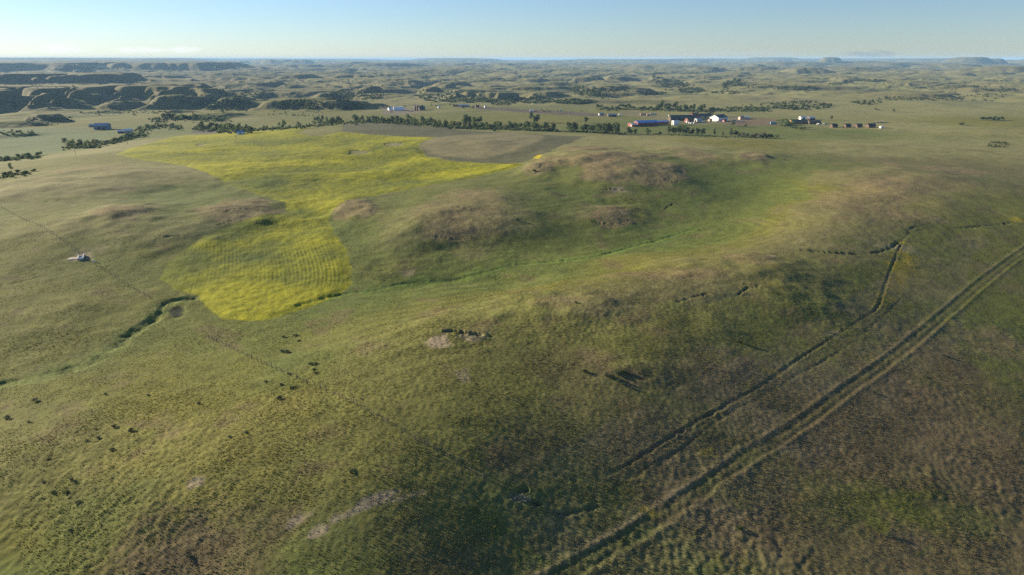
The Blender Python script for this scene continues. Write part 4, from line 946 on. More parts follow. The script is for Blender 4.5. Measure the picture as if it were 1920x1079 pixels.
KINDS = {}
for kind, hh, ww, z0, nn, lf, mt in (('tall', 11, 8.5, 1.6, 420, .55, L_TREE), ('round', 9, 9.5, 1.2, 420, .55, L_DARK), ('slim', 11, 5.2, 1.5, 300, .5, L_DARK), ('silver', 8, 7.5, 1.2, 360, .5, L_GREY)):
    KINDS[kind] = [(trunk_mesh(7 * i + len(kind), hh, .26), crown_mesh('crown', 40 * i + len(kind) + int(ww), hh, ww, z0, nn, lf, mt, 8 + i), hh) for i in range(4)]
BUSHES = {k: [crown_mesh('bush_leaves', 500 + 9 * i + j, 2.6, 4.6, .1, 200, .34, mt, 6 + i) for i in range(4)] for j, (k, mt) in enumerate((('green', L_TREE), ('dark', L_DARK), ('grey', L_GREY)))}
SHRUBS = {k: [crown_mesh('shrub_leaves', 700 + 9 * i + j, .95, 1.7, .03, 260, .105, mt, 7 + i, .8) for i in range(4)] for j, (k, mt) in enumerate((('sage', L_SAGE), ('dark', L_SHRUB)))}
prg = random.Random(99)
NTREE = 0
def tree(px, py, hpx, kind, label, group=None, p=None):
    global NTREE
    p = p or spot(px, py); tm, cm, h0 = prg.choice(KINDS[kind]); s = hpx * metres(p) / (h0 * math.cos(PITCH * .3))
    rz = prg.uniform(0, 6.28)
    t = thing('tree', label, 'tree', p - Vector((0, 0, .1)), rz, group); t.scale = (s * prg.uniform(.85, 1.2), s * prg.uniform(.85, 1.2), s)
    for nm, me in (('trunk', tm), ('crown', cm)):
        o = bpy.data.objects.new(nm, me); COL.objects.link(o); o.parent = t
    NTREE += 1
    return t
def bush(px, py, hpx, kind, label, group=None, name='bush', lib=None, h0=2.6, wide=1.0, p=None, cat=None):
    p = p or spot(px, py); me = prg.choice((lib or BUSHES)[kind]); s = hpx * metres(p) / h0
    o = bpy.data.objects.new(name, me); COL.objects.link(o); o.location = p - Vector((0, 0, .05 * s)); o.rotation_euler = (0, 0, prg.uniform(0, 6.28)); o.scale = (s * wide * prg.uniform(.8, 1.25), s * wide * prg.uniform(.8, 1.25), s)
    return tag(o, label, cat or name, group)
def along(pxs, t):
    L = [math.dist(a, b) for a, b in zip(pxs[:-1], pxs[1:])]; t *= sum(L)
    for (a, b), l in zip(zip(pxs[:-1], pxs[1:]), L):
        if t <= l: return a[0] + (b[0] - a[0]) * t / l, a[1] + (b[1] - a[1]) * t / l
        t -= l
    return pxs[-1]
def stand(pxs, n, jit, hmin, hmax, kinds, label, group, kind='tree'):
    for i in range(n):
        x, y = along(pxs, (i + prg.uniform(.1, .9)) / n); x += prg.gauss(0, jit[0]); y += prg.gauss(0, jit[1])
        h = prg.uniform(hmin, hmax) * (1.25 if prg.random() < .12 else 1)
        (tree if kind == 'tree' else bush)(x, y, h, prg.choice(kinds), label, group)

stand([(372, 241), (400, 243), (440, 247), (470, 246)], 26, (2, 2.2), 9, 14, ['round', 'tall'], 'dark green tree in the clump behind the left end of the canola', 'trees behind the left end of the canola')
stand([(476, 243), (560, 240), (640, 234)], 16, (3, 1.2), 5, 9, ['round', 'tall'], 'tree in the thin creek row above the top left of the canola', 'trees above the top left of the canola')
tree(532, 239, 14, 'round', 'single big round tree above the top of the canola'); tree(524, 238, 9, 'tall', 'smaller tree just left of the big round tree above the canola')
stand([(590, 231), (640, 230)], 12, (2, 1.2), 8, 12, ['round', 'tall'], 'tree of the small grove left of the grey fallow hilltop', 'grove left of the fallow hilltop')
stand([(660, 231), (715, 229), (760, 232), (818, 234)], 38, (2, 1.6), 8, 13, ['round', 'tall', 'round'], 'tree in the long dense creek row behind the fallow hilltop', 'creek row behind the fallow hilltop')
stand([(815, 236), (870, 240), (930, 241), (962, 243)], 38, (2.5, 1.6), 8, 13, ['round', 'tall'], 'tree in the dense creek row beyond the pale round knoll', 'creek row beyond the pale knoll')
stand([(868, 233), (902, 233)], 9, (2, 1), 13, 17, ['tall', 'round'], 'tall dark tree of the group rising above the creek row', 'tall trees above the creek row')
stand([(962, 243), (1000, 244), (1042, 246)], 20, (2, 1.2), 9, 14, ['round', 'tall'], 'tree in the creek row left of the gap before the barns', 'creek row left of the gap')
stand([(994, 231), (1012, 231)], 5, (2, .8), 10, 15, ['tall'], 'green tree of the small group on the meadow below the dark earth strip', 'trees on the meadow below the dark strip')
stand([(1064, 246.5), (1082, 247.5)], 6, (1.5, .8), 12, 16, ['round'], 'tree in the first short group left of the red barn', 'first short tree group left of the barn')
stand([(1091, 248), (1127, 249.5)], 10, (1.5, .8), 12, 16, ['round', 'tall'], 'tree in the middle group left of the red barn', 'middle tree group left of the barn')
stand([(1132, 250), (1164, 251.5)], 10, (1.5, .8), 13, 19, ['round', 'slim'], 'tree in the tallest dark group left of the red barn', 'tallest tree group left of the barn')
tree(1180, 252, 13, 'round', 'dark tree directly below the sunlit end of the red barn'); tree(1191, 252.5, 10, 'round', 'low dark tree just right of the one below the red barn end')
tree(1214, 251.5, 11, 'round', 'small round tree alone below the middle of the red barn')
bush(1238, 251, 5, 'dark', 'dark bush alone in the row below the blue roofed shed')
stand([(1249, 252), (1289, 253)], 11, (1.5, .8), 11, 18, ['round', 'slim', 'tall'], 'tree in the dense group below the white shed', 'tree group below the white shed')
tree(1297, 254, 13, 'round', 'tree standing just right of the dense group below the white shed'); tree(1308, 255, 14, 'round', 'left one of two joined dark trees below the farmyard'); tree(1317, 255, 14, 'round', 'right one of two joined dark trees below the farmyard')
tree(1339, 256, 14, 'slim', 'slim dark tree below the white barn, left one of two'); tree(1355, 256, 10, 'slim', 'small slim tree below the white barn, right one of two'); tree(1370, 257, 17, 'slim', 'tall dark tree in the row below the pale willow'); tree(1379, 257, 12, 'round', 'round dark tree beside the tall one below the red yard')
stand([(1386, 258), (1436, 259.5)], 12, (2, .6), 6, 10, ['grey'], 'low grey green bush in the row below the red yard', 'grey bushes below the red yard', 'bush')
stand([(1440, 259.5), (1456, 260)], 4, (1.5, .5), 6, 10, ['green', 'dark'], 'dark bush at the right end of the creek row', 'bushes at the end of the creek row', 'bush')
tree(1099, 231, 11, 'round', 'single dark round tree on the meadow left of the red barn'); tree(1333, 219, 17, 'round', 'big dark tree behind the left corner of the white barn')
tree(1373, 237, 11, 'silver', 'pale silvery willow at the edge of the red yard'); tree(1558, 225, 8, 'silver', 'pale silvery tree standing behind the brown cabins'); tree(1398, 239, 6, 'round', 'small dark tree at the lower edge of the red yard')
stand([(1459, 236), (1480, 237)], 9, (2, 1), 6, 10, ['grey', 'green'], 'grey green willow bush left of the orange brown stable', 'willow bushes left of the stable', 'bush')
stand([(1484, 242), (1510, 243)], 6, (3, .6), 3, 5, ['green'], 'low green bush on the grass below the orange brown stable', 'low bushes below the stable', 'bush')
stand([(1841, 225.5), (1879, 225.5)], 9, (1, .4), 5, 7, ['dark'], 'dark bush in the short straight hedge far right', 'short hedge far right', 'bush')
bush(1803, 235.5, 6, 'grey', 'single grey green bush left of the short hedge far right', wide=1.5)
# left valley
stand([(122, 277), (150, 277), (184, 274)], 18, (2, 2.5), 9, 14, ['round', 'silver', 'tall'], 'tree in the clump below the left valley rim', 'clump below the left rim')
stand([(186, 272), (230, 262), (272, 253)], 20, (2, 1.5), 5, 9, ['green', 'grey', 'dark'], 'bush in the line climbing right from the valley clump', 'bush line right of the valley clump', 'bush')
stand([(258, 245), (300, 238), (338, 240)], 18, (3, 2.5), 4, 7, ['dark'], 'dark bush on the low hump right of the valley sheds', 'bushes on the hump by the valley sheds', 'bush')
stand([(290, 226), (340, 222), (424, 226)], 22, (4, 2.5), 5, 9, ['dark', 'green'], 'dark bush on the wooded bank above the hump', 'bushes on the wooded bank', 'bush')
stand([(0, 301), (40, 299), (75, 294)], 14, (2, 1.5), 6, 9, ['dark', 'green'], 'bush of the dark hedge at the left edge of the valley', 'hedge at the left edge of the valley', 'bush')
tree(22, 323, 17, 'slim', 'lone dark tree at the left edge casting a long shadow')
stand([(0, 331), (30, 327), (60, 324)], 9, (4, 2), 4, 7, ['dark'], 'low dark bush around the lone tree at the left edge', 'bushes round the lone left tree', 'bush')
stand([(392, 211), (470, 210)], 9, (6, 1.5), 5, 8, ['round'], 'dark tree on the far meadow at the foot of the bluffs', 'trees at the foot of the bluffs')
# middle distance
stand([(1118, 205), (1165, 203), (1210, 205), (1232, 206)], 24, (3, 1.5), 4, 7, ['dark', 'green'], 'bush in the dark creek line behind the red barn', 'bushes in the creek line behind the barn', 'bush')
stand([(1232, 205), (1262, 206), (1322, 209)], 26, (3, 1.5), 7, 12, ['round', 'tall'], 'tree in the creek line behind the long dark shed', 'trees in the creek line behind the dark shed')
tree(1240, 204, 16, 'tall', 'tallest tree of the creek line behind the barns')
stand([(1330, 207), (1440, 208)], 20, (4, 1.2), 4, 6, ['dark', 'green'], 'bush in the creek line behind the white barn', 'bushes in the creek line behind the white barn', 'bush')
stand([(1075, 169), (1100, 176), (1132, 182)], 22, (5, 3), 8, 12, ['round', 'tall'], 'dark tree of the far grove left of the diagonal wood', 'far grove left of the diagonal wood')
stand([(1357, 171), (1366, 162), (1388, 156)], 10, (2.5, 1.5), 7, 10, ['round'], 'dark tree of the far grove right of the diagonal wood', 'far grove right of the diagonal wood')
tree(1226, 149, 9, 'round', 'single dark tree clump at the top of the diagonal wood'); 
# single bushes in the fields
for a, b_, h_, kd, lb in ((1001, 322, 5, 'dark', 'tiny dark bush at the left end of the long brown ridge'), (971, 414, 6, 'dark', 'dark bush at the right foot of the big brown knoll'), (1310, 433, 3, 'grey', 'flat grey bush alone in the green swale'), (1470, 301, 3, 'dark', 'low dark bush right of the round brown knoll'), (1884, 318, 3, 'dark', 'low dark bush far right on the grass'), (1248, 170, 4, 'dark', 'small dark bush on the far pasture'), (146, 244, 0, '', '')):
    if h_: bush(a, b_, h_, kd, lb)
FG = [(65, 752, 7, 'sage', 'grey sagebrush alone by the green creek at the left edge'), (197, 740, 5, 'sage', 0), (278, 742, 4, 'sage', 0), (372, 758, 6, 'sage', 'grey sagebrush alone on the lit slope above the fence'), (214, 800, 7, 'dark', 0), (246, 808, 8, 'dark', 'largest dark shrub of the scatter on the left slope'), (184, 822, 6, 'dark', 0), (209, 844, 6, 'dark', 0), (12, 785, 8, 'sage', 'grey sagebrush at the very left edge'), (179, 805, 4, 'sage', 0), (162, 828, 5, 'sage', 0), (53, 792, 5, 'sage', 0), (135, 900, 6, 'dark', 0), (100, 924, 6, 'dark', 0), (123, 925, 7, 'dark', 0), (146, 944, 7, 'sage', 0), (132, 995, 6, 'dark', 'dark shrub alone low on the left slope'), (430, 820, 5, 'sage', 0), (460, 812, 6, 'sage', 0), (353, 1046, 8, 'sage', 'round grey shrub near the bottom edge'), (263, 1077, 8, 'sage', 'round grey shrub cut by the bottom edge'), (91, 862, 5, 'sage', 0), (82, 905, 5, 'sage', 0),
      (538, 662, 8, 'dark', 1), (529, 660, 7, 'sage', 1), (584, 685, 7, 'dark', 1), (592, 683, 6, 'dark', 1), (588, 694, 5, 'dark', 1), (592, 701, 5, 'dark', 1), (542, 703, 5, 'dark', 1), (527, 722, 6, 'dark', 1), (547, 729, 7, 'dark', 1), (556, 727, 5, 'dark', 1), (498, 717, 5, 'dark', 1), (524, 748, 8, 'dark', 1), (531, 633, 5, 'dark', 1), (555, 630, 5, 'dark', 1), (560, 640, 4, 'dark', 1), (660, 885, 8, 'dark', 'dark shrub alone on the slope above the bare soil'),
      (1097, 699, 7, 'dark', 'black green shrub left of the rusty plants on the front slope'), (1136, 705, 9, 'sage', 2), (1146, 708, 8, 'sage', 2), (1158, 703, 9, 'sage', 2), (1165, 698, 8, 'dark', 'biggest dark bush of the front slope with a long shadow'), (1176, 700, 7, 'dark', 2), (1160, 716, 8, 'sage', 2), (1166, 722, 7, 'sage', 2), (1386, 642, 8, 'dark', 'dark shrub alone on the green slope left of the old bank'), (1388, 992, 9, 'dark', 'green shrub in the dark grass right of the track bottom'), (1080, 569, 5, 'dark', 'dark shrub on the crest of the front ridge'), (1768, 668, 6, 'sage', 'grey brush clump right of the track'), (1546, 622, 5, 'sage', 'grey brush beside the old bank on the right'), (1668, 1006, 9, 'sage', 'grey shrub in the dark grass at the lower right'), (1640, 738, 5, 'dark', 'dark shrub just below the track on the right')]
for a, b_, h_, kd, lb in FG:
    g = {0: ('small shrub scattered on the left slope', 'shrubs scattered on the left slope'), 1: ('dark shrub in the green patch below the canola tip', 'shrubs in the green patch below the canola'), 2: ('shrub of the grey clump beside the rusty plants', 'shrubs beside the rusty plants')}.get(lb) if isinstance(lb, int) else (lb, None)
    bush(a, b_, h_ * .68, kd, g[0], g[1], 'shrub', SHRUBS, .95, 1.6)

# ------------------------------------------------------------------ masses nobody could count
def scatter_mesh(name, pts, sizes, per, mat, label, cat, seed, upright=.5):
    """many small leaf faces round the points, one mesh"""
    rg = np.random.default_rng(seed); n = len(pts)
    c = np.repeat(np.asarray(pts), per, 0); s = np.repeat(np.asarray(sizes), per)
    off = rg.normal(size=(n * per, 3)); off /= np.linalg.norm(off, axis=1)[:, None]; off *= rg.uniform(.35, 1, (n * per, 1)); off[:, 2] = np.abs(off[:, 2]) * .85
    c = c + off * s[:, None] * np.array([.75, .75, .9])
    nn = off + rg.normal(size=off.shape) * .5; nn[:, 2] += .15; nn /= np.linalg.norm(nn, axis=1)[:, None]
    u = np.cross(nn, rg.normal(size=nn.shape)); u /= np.linalg.norm(u, axis=1)[:, None]; v = np.cross(nn, u)
    q = s * rg.uniform(.25, .55, n * per)
    V4 = np.stack([c + u * q[:, None], c + v * q[:, None] * .8, c - u * q[:, None], c - v * q[:, None] * .8], 1).reshape(-1, 3)
    me = bpy.data.meshes.new(name); k = n * per
    me.vertices.add(4 * k); me.vertices.foreach_set('co', V4.astype(np.float32).ravel())
    me.loops.add(4 * k); me.loops.foreach_set('vertex_index', np.arange(4 * k, dtype=np.int32))
    me.polygons.add(k); me.polygons.foreach_set('loop_start', np.arange(0, 4 * k, 4, dtype=np.int32)); me.polygons.foreach_set('loop_total', np.full(k, 4, np.int32))
    me.materials.append(mat); me.update(calc_edges=True)
    o = bpy.data.objects.new(name, me); COL.objects.link(o); o['label'] = label; o['category'] = cat; o['kind'] = 'stuff'
    return o
srg = np.random.default_rng(77)
pts, sz = [], []
def wood(px0, py0, rx, ry, n, s0, s1):
    for _ in range(n):
        a = srg.uniform(0, 2 * np.pi); q = math.sqrt(srg.uniform(0, 1)); p = spot(px0 + rx * q * math.cos(a), py0 + ry * q * math.sin(a))
        pts.append(p + Vector((0, 0, .2))); sz.append(srg.uniform(s0, s1))
for w_ in ((1265, 158, 26, 8, 130, 3, 6), (1298, 170, 26, 5, 110, 3, 6), (1235, 152, 14, 5, 30, 3, 5), (1240, 132 + 6, 20, 2, 25, 3, 5), (1228, 175, 22, 3, 50, 2, 4.5), (1366, 174, 34, 3, 60, 2, 4), (1000, 189, 40, 6, 170, 2, 5), (1075, 191, 40, 5, 140, 2, 5), (640, 181, 26, 10, 170, 3, 6), (690, 178, 30, 12, 120, 2, 4), (820, 178, 38, 14, 170, 2, 5), (880, 189, 55, 4, 170, 2, 5), (560, 197, 50, 9, 170, 2, 5), (650, 200, 45, 6, 110, 2, 4),
           (940, 192, 26, 6, 80, 2, 5), (460, 175, 60, 14, 150, 2, 5), (410, 195, 60, 9, 120, 2, 5), (300, 185, 60, 14, 40, 2, 4), (100, 190, 110, 13, 50, 2, 4), (1630, 152, 32, 2.5, 70, 3, 5), (1493, 166, 46, 4, 120, 2, 4.5), (1500, 199, 60, 8, 170, 2, 4.5), (1410, 204, 40, 3, 60, 2, 4), (1625, 193, 30, 4, 50, 2, 4), (1690, 186, 50, 4, 60, 1.5, 3.5), (1760, 187, 40, 3, 40, 1.5, 3.5), (1865, 152, 20, 2, 25, 2, 4), (1700, 150, 14, 1.5, 14, 3, 4), (1230, 138, 12, 3, 25, 3, 6), (1540, 148, 30, 1.5, 20, 2, 4), (1560, 158, 18, 1.5, 20, 2, 4), (1420, 163, 40, 4, 60, 2, 4), (1150, 168, 36, 6, 70, 2, 4), (990, 168, 30, 4, 40, 2, 4), (820, 150, 60, 8, 50, 2, 4), (700, 155, 60, 8, 60, 2, 4.5), (545, 155, 40, 8, 60, 2, 4.5), (1090, 145, 120, 8, 60, 2, 4), (1400, 150, 100, 6, 40, 2, 4), (1750, 160, 120, 8, 60, 2, 3.5), (1880, 167, 40, 6, 30, 2, 4), (90, 226, 45, 8, 50, 1.5, 3.5), (30, 250, 40, 6, 40, 1.5, 3), (230, 212, 90, 5, 50, 1.5, 4), (560, 214, 60, 6, 30, 1.5, 3), (1040, 209, 60, 3, 16, 1, 2.5), (1870, 272, 20, 6, 60, .6, 1.4), (1820, 180, 80, 12, 60, 1.5, 3.5)):
    wood(*w_)
def belt(pxs, n, jit, s0, s1):
    for _ in range(n):
        x, y = along(pxs, srg.uniform(0, 1)); p = spot(x + srg.normal() * jit[0], y + srg.normal() * jit[1])
        bpts.append(p + Vector((0, 0, .3))); bsz.append(srg.uniform(s0, s1))
bpts, bsz = [], []
for b_ in (([(366, 241), (410, 245), (472, 247)], 160, (3, 2.2), 2, 4), ([(472, 245), (560, 240), (660, 231)], 150, (3, 1), 1.2, 2.8), ([(585, 231), (642, 230)], 70, (2, 1), 1.5, 3), ([(655, 231), (715, 229), (760, 232), (818, 235)], 240, (2, 1.5), 1.5, 3.2), ([(815, 236), (870, 240), (930, 241), (962, 243)], 240, (2, 1.5), 1.5, 3.4), ([(962, 243), (1000, 244.5), (1046, 247)], 110, (2, .8), 1.2, 3), ([(1062, 247), (1090, 248.5), (1166, 252)], 110, (3, .6), 1, 2.4), ([(1166, 251), (1250, 253), (1330, 257), (1455, 260)], 80, (3, .5), .7, 1.8),
           ([(120, 278), (184, 275), (272, 253)], 150, (3, 1.8), 1.5, 3), ([(255, 246), (300, 238), (340, 240)], 120, (3, 2.5), 1.2, 2.6), ([(288, 226), (340, 221), (424, 226)], 170, (5, 3), 1.5, 3.2), ([(0, 302), (75, 295)], 70, (2, 1.2), 1.2, 2.4), ([(-5, 332), (60, 325)], 50, (4, 2), .8, 1.6), ([(1118, 205), (1230, 206)], 120, (3, 1.2), 1.5, 3), ([(1230, 206), (1322, 209), (1440, 208)], 220, (3, 1.2), 1.5, 3.2), ([(1072, 168), (1100, 176), (1132, 182)], 120, (6, 3), 2, 4), ([(1355, 172), (1366, 162), (1390, 156)], 60, (3, 1.5), 2, 4)):
    belt(*b_)
scatter_mesh('creek_brush', bpts, bsz, 26, L_TREE, 'green willow brush filling the creek line between the trees', 'brush', 9)
# scrub following the draws and shaded breaks of the far land
cand = np.nonzero((gr > 1250) & (gr < 9000) & (np.abs(gt) < .72))[0]
cand = srg.choice(cand, 90000, replace=False)
sc_ = fbm(gx[cand], gy[cand], 300, 3, .55, 2.9); lean = (-dr.ravel()[cand] * 0 + slope[cand])
n1c = np.abs(fbm(gx[cand] + fbm(gx[cand], gy[cand], 700, 2, .5, 1.7) * 160, gy[cand] + fbm(gx[cand], gy[cand], 700, 2, .5, 5.2) * 160, 620, 3, .5, 4.4))
prob = (sstep(.12, .3, slope[cand]) * np.where(gt[cand] < -.15, .10, .3) + (1 - sstep(.02, .10, n1c)) * .6) * sstep(-.1, .35, sc_ - sstep(.15, .5, gt[cand]) * .25)
pick = cand[srg.uniform(0, 1, len(cand)) < prob * .38]
for i in pick:
    pts.append(Vector((gx[i], gy[i], HZ[i]))); sz.append(srg.uniform(1.2, 3.2) * (1 + .5 * min(gr[i] / 5000, 1.5)))
print('scrub', len(pts), 'trees', NTREE)
scatter_mesh('far_scrub', pts, sz, 14, L_TREE, 'dark brush and small trees filling the draws of the far hills', 'scrub', 8)

# tufts of bunch grass on the near slopes
def tufts(n, seed):
    rg = np.random.default_rng(seed)
    rr = np.sqrt(rg.uniform(95.0 ** 2, 430.0 ** 2, n * 3)); kp = rg.uniform(0, 1, n * 3) < np.clip((170 / rr) ** 2.2, 0, 1); rr = rr[kp][:n]; t = rg.uniform(-.72, .72, len(rr))
    x, y = np.sin(t) * rr, np.cos(t) * rr
    dens = fbm(x, y, 26, 3, .6, 5.5) + .5 * fbm(x, y, 6, 2, .5, 1.5)
    i = np.clip(np.searchsorted(RR, rr) - 1, 0, NR - 2); j = np.clip(np.searchsorted(TH, t) - 1, 0, NT - 2)
    ok = (rg.uniform(0, 1, len(x)) < sstep(-.9, .5, dens)) & (crop[i * NT + j] < .3) & (rut[i * NT + j] < .3)
    x, y, rr, t, i, j, dens = x[ok], y[ok], rr[ok], t[ok], i[ok], j[ok], dens[ok]
    a = ((rr - RR[i]) / (RR[i + 1] - RR[i])); b = ((t - TH[j]) / (TH[j + 1] - TH[j]))
    z = (_Zg[i, j] * (1 - b) + _Zg[i, j + 1] * b) * (1 - a) + (_Zg[i + 1, j] * (1 - b) + _Zg[i + 1, j + 1] * b) * a
    col = C[i * NT + j] * rg.uniform(.8, 1.8, (len(x), 1)); dead = rg.uniform(0, 1, len(x)) < .22
    col[dead] = col[dead] * .4 + np.array((.20, .16, .095)) * .6
    return x, y, z, col, dens
tx, ty, tz, tcol, tden = tufts(330000, 5)
bi = np.nonzero((brown > .35) & (gr < 800) & (crop < .3))[0]; brg = np.random.default_rng(17)
bi = bi[brg.uniform(0, 1, len(bi)) < .22]; jx = brg.uniform(-.6, .6, (len(bi), 2))
tx = np.concatenate([tx, gx[bi] + jx[:, 0]]); ty = np.concatenate([ty, gy[bi] + jx[:, 1]]); tz = np.concatenate([tz, HZ[bi] - .03])
tcol = np.concatenate([tcol, np.array((.23, .165, .10)) * brg.uniform(.8, 1.5, (len(bi), 1))]); tden = np.concatenate([tden, np.full(len(bi), 1.6)])
rg = np.random.default_rng(6); nt_ = len(tx); per = 4
c = np.repeat(np.column_stack([tx, ty, tz - .04]), per, 0); k = nt_ * per
az = rg.uniform(0, 2 * np.pi, k); hb = np.repeat(rg.uniform(.09, .25, nt_) * (1 + .5 * np.clip(tden, 0, 1)), per) * rg.uniform(.7, 1.2, k); wb = rg.uniform(.05, .13, k)
dirx, diry = np.cos(az), np.sin(az); le = rg.uniform(.15, .6, k) * hb
A = c + np.column_stack([-diry * wb, dirx * wb, np.zeros(k)]); B = c - np.column_stack([-diry * wb, dirx * wb, np.zeros(k)]); T = c + np.column_stack([dirx * le, diry * le, hb])
V3 = np.stack([A, B, T], 1).reshape(-1, 3)
me = bpy.data.meshes.new('bunch_grass')
me.vertices.add(3 * k); me.vertices.foreach_set('co', V3.astype(np.float32).ravel()); me.loops.add(3 * k); me.loops.foreach_set('vertex_index', np.arange(3 * k, dtype=np.int32))
me.polygons.add(k); me.polygons.foreach_set('loop_start', np.arange(0, 3 * k, 3, dtype=np.int32)); me.polygons.foreach_set('loop_total', np.full(k, 3, np.int32))
ca = me.color_attributes.new('growth', 'FLOAT_COLOR', 'POINT'); ca.data.foreach_set('color', np.column_stack([np.repeat(np.clip(tcol, .01, .5), 3 * per, 0), np.ones(3 * k)]).astype(np.float32).ravel())
m, nt, b = new_mat('bunch_grass_blades'); at_ = nt.nodes.new('ShaderNodeAttribute'); at_.attribute_name = 'growth'; nt.links.new(at_.outputs['Color'], b.inputs['Base Color']); b.inputs['Roughness'].default_value = .85; b.inputs['Specular IOR Level'].default_value = .1; glow(nt, at_.outputs['Color'], .45)
me.materials.append(m); me.update(calc_edges=True)
o = bpy.data.objects.new('bunch_grass', me); COL.objects.link(o); o['label'] = 'tufts of dry and green bunch grass covering the near slopes'; o['category'] = 'grass'; o['kind'] = 'stuff'
HAZE = 5.2e-5
SUN_E = 5.0
SKY_E, SKY_AIR, SKY_DUST, SKY_OZ = .052, 1.0, .1, 3.2
EXPO = 1.38
SKY_SAT, SKY_TINT = .92, (.83, .92, 1.10)
# ------------------------------------------------------------------ air, sky, sun, camera
def make_haze():
    m = bpy.data.materials.new('haze_air'); m.use_nodes = True
    nt = m.node_tree; nt.nodes.clear()
    out = nt.nodes.new('ShaderNodeOutputMaterial'); v = nt.nodes.new('ShaderNodeVolumePrincipled')
    v.inputs['Color'].default_value = (.38, .66, 1.0, 1); v.inputs['Density'].default_value = HAZE; v.inputs['Anisotropy'].default_value = .0
    nt.links.new(v.outputs[0], out.inputs['Volume'])
    zt = max(float(HZ.max()), CAM_H) + 4; zb = float(HZ.min()) - 1
    w = 59500
    bm = bmesh.new()
    bmesh.ops.create_cube(bm, size=1, matrix=Matrix.Translation((0, 0, (zt + zb) / 2)) @ Matrix.Diagonal((2 * w, 2 * w, zt - zb, 1)))
    me = bpy.data.meshes.new('haze'); bm.to_mesh(me); bm.free(); me.materials.append(m)
    o = bpy.data.objects.new('haze', me); COL.objects.link(o)
    o['label'] = 'thin blue haze over the far hills'; o['category'] = 'haze'; o['kind'] = 'stuff'
make_haze()

sx, sy = -math.cos(SUN_FWD), math.sin(SUN_FWD)
sun_dir = Vector((sx * math.cos(SUN_EL), sy * math.cos(SUN_EL), math.sin(SUN_EL)))
ld = bpy.data.lights.new('sun', 'SUN'); ld.energy = SUN_E; ld.angle = R(.5); ld.color = (1.0, .85, .62)
lo = bpy.data.objects.new('sun', ld); COL.objects.link(lo); lo.rotation_euler = sun_dir.to_track_quat('Z', 'Y').to_euler(); lo.location = (-100, 60, 200)

wd = bpy.data.worlds.new('World'); SC.world = wd; wd.use_nodes = True
nt = wd.node_tree; N, L = nt.nodes, nt.links
bg = N['Background']
sky = N.new('ShaderNodeTexSky'); sky.sky_type = 'NISHITA'; sky.sun_disc = False
sky.sun_elevation = SUN_EL; sky.sun_rotation = math.atan2(sx, sy); sky.altitude = 600; sky.air_density = SKY_AIR; sky.dust_density = SKY_DUST; sky.ozone_density = SKY_OZ
hs = N.new('ShaderNodeHueSaturation'); hs.inputs['Saturation'].default_value = SKY_SAT; L.new(sky.outputs[0], hs.inputs['Color'])
tn = N.new('ShaderNodeVectorMath'); tn.operation = 'MULTIPLY'; tn.inputs[1].default_value = SKY_TINT; L.new(hs.outputs[0], tn.inputs[0])
tc = N.new('ShaderNodeTexCoord'); sep = N.new('ShaderNodeSeparateXYZ'); L.new(tc.outputs['Generated'], sep.inputs[0])
def mth(op, a, b=None):
    n = N.new('ShaderNodeMath'); n.operation = op
    for i, v in enumerate((a, b)):
        if v is None: continue
        if isinstance(v, (int, float)): n.inputs[i].default_value = v
        else: L.new(v, n.inputs[i])
    return n.outputs[0]
az = mth('ARCTAN2', sep.outputs[0], sep.outputs[1]); el = sep.outputs[2]
mp = N.new('ShaderNodeMapping'); mp.inputs['Scale'].default_value = (60, 60, 260); L.new(tc.outputs['Generated'], mp.inputs[0])
nz = N.new('ShaderNodeTexNoise'); nz.inputs['Scale'].default_value = 1; nz.inputs['Detail'].default_value = 5; nz.inputs['Roughness'].default_value = .6; L.new(mp.outputs[0], nz.inputs['Vector'])
cur = tn.outputs[0]
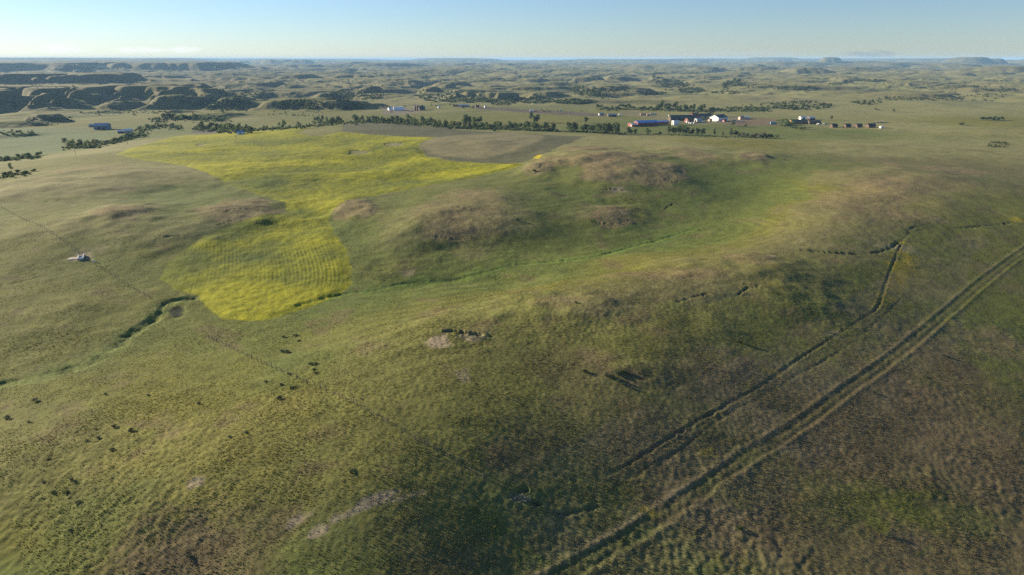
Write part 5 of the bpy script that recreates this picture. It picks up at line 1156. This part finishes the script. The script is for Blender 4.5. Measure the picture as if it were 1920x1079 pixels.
for cx_, cy_, wx_, wy_, col_, amt in ((118, 92, 40, 9, (2.2, 2.2, 2.2), .8), (262, 94, 36, 6, (2.2, 2.2, 2.2), .7), (340, 93, 36, 6, (2.2, 2.2, 2.2), .7), (1632, 102, 46, 7, (.55, .70, .86), .55), (1400, 100, 120, 4, (1.2, 1.3, 1.4), .2), (700, 96, 160, 5, (1.5, 1.5, 1.5), .22)):
    d = ray(cx_, cy_); a0 = math.atan2(d[0], d[1]); e0 = d[2] / np.linalg.norm(d)
    u = mth('DIVIDE', mth('SUBTRACT', az, a0), wx_ / F); v = mth('DIVIDE', mth('SUBTRACT', el, e0), wy_ / F)
    q = mth('ADD', mth('MULTIPLY', u, u), mth('MULTIPLY', v, v))
    f = mth('SUBTRACT', mth('ADD', mth('MULTIPLY', mth('SUBTRACT', nz.outputs['Fac'], .5), 2.6), .9), q)
    mr = N.new('ShaderNodeMapRange'); mr.inputs[1].default_value = .0; mr.inputs[2].default_value = .9; mr.inputs[3].default_value = 0; mr.inputs[4].default_value = amt; L.new(f, mr.inputs[0])
    mx = N.new('ShaderNodeMix'); mx.data_type = 'RGBA'; L.new(mr.outputs[0], mx.inputs[0]); L.new(cur, mx.inputs[6]); mx.inputs[7].default_value = tuple(c / SKY_E * .5 / 2 ** EXPO for c in col_) + (1,)
    cur = mx.outputs[2]
L.new(cur, bg.inputs[0]); bg.inputs[1].default_value = SKY_E

cd = bpy.data.cameras.new('camera'); cam = bpy.data.objects.new('camera', cd); COL.objects.link(cam)
cam.location = (0, 0, CAM_H); cam.rotation_euler = (math.pi / 2 - PITCH, 0, 0)
cd.sensor_width = 36; cd.lens = 36 * F / 1920; cd.clip_start = 1; cd.clip_end = 150000
SC.camera = cam
vs = SC.view_settings
vs.view_transform = 'Standard'; vs.look = 'None'; vs.gamma = 1; vs.use_curve_mapping = False; vs.exposure = EXPO
SC.cycles.volume_bounces = 0
SC.cycles.use_denoising = False     # keeps the grain of the grass
SC.cycles.max_bounces = 4; SC.cycles.diffuse_bounces = 2
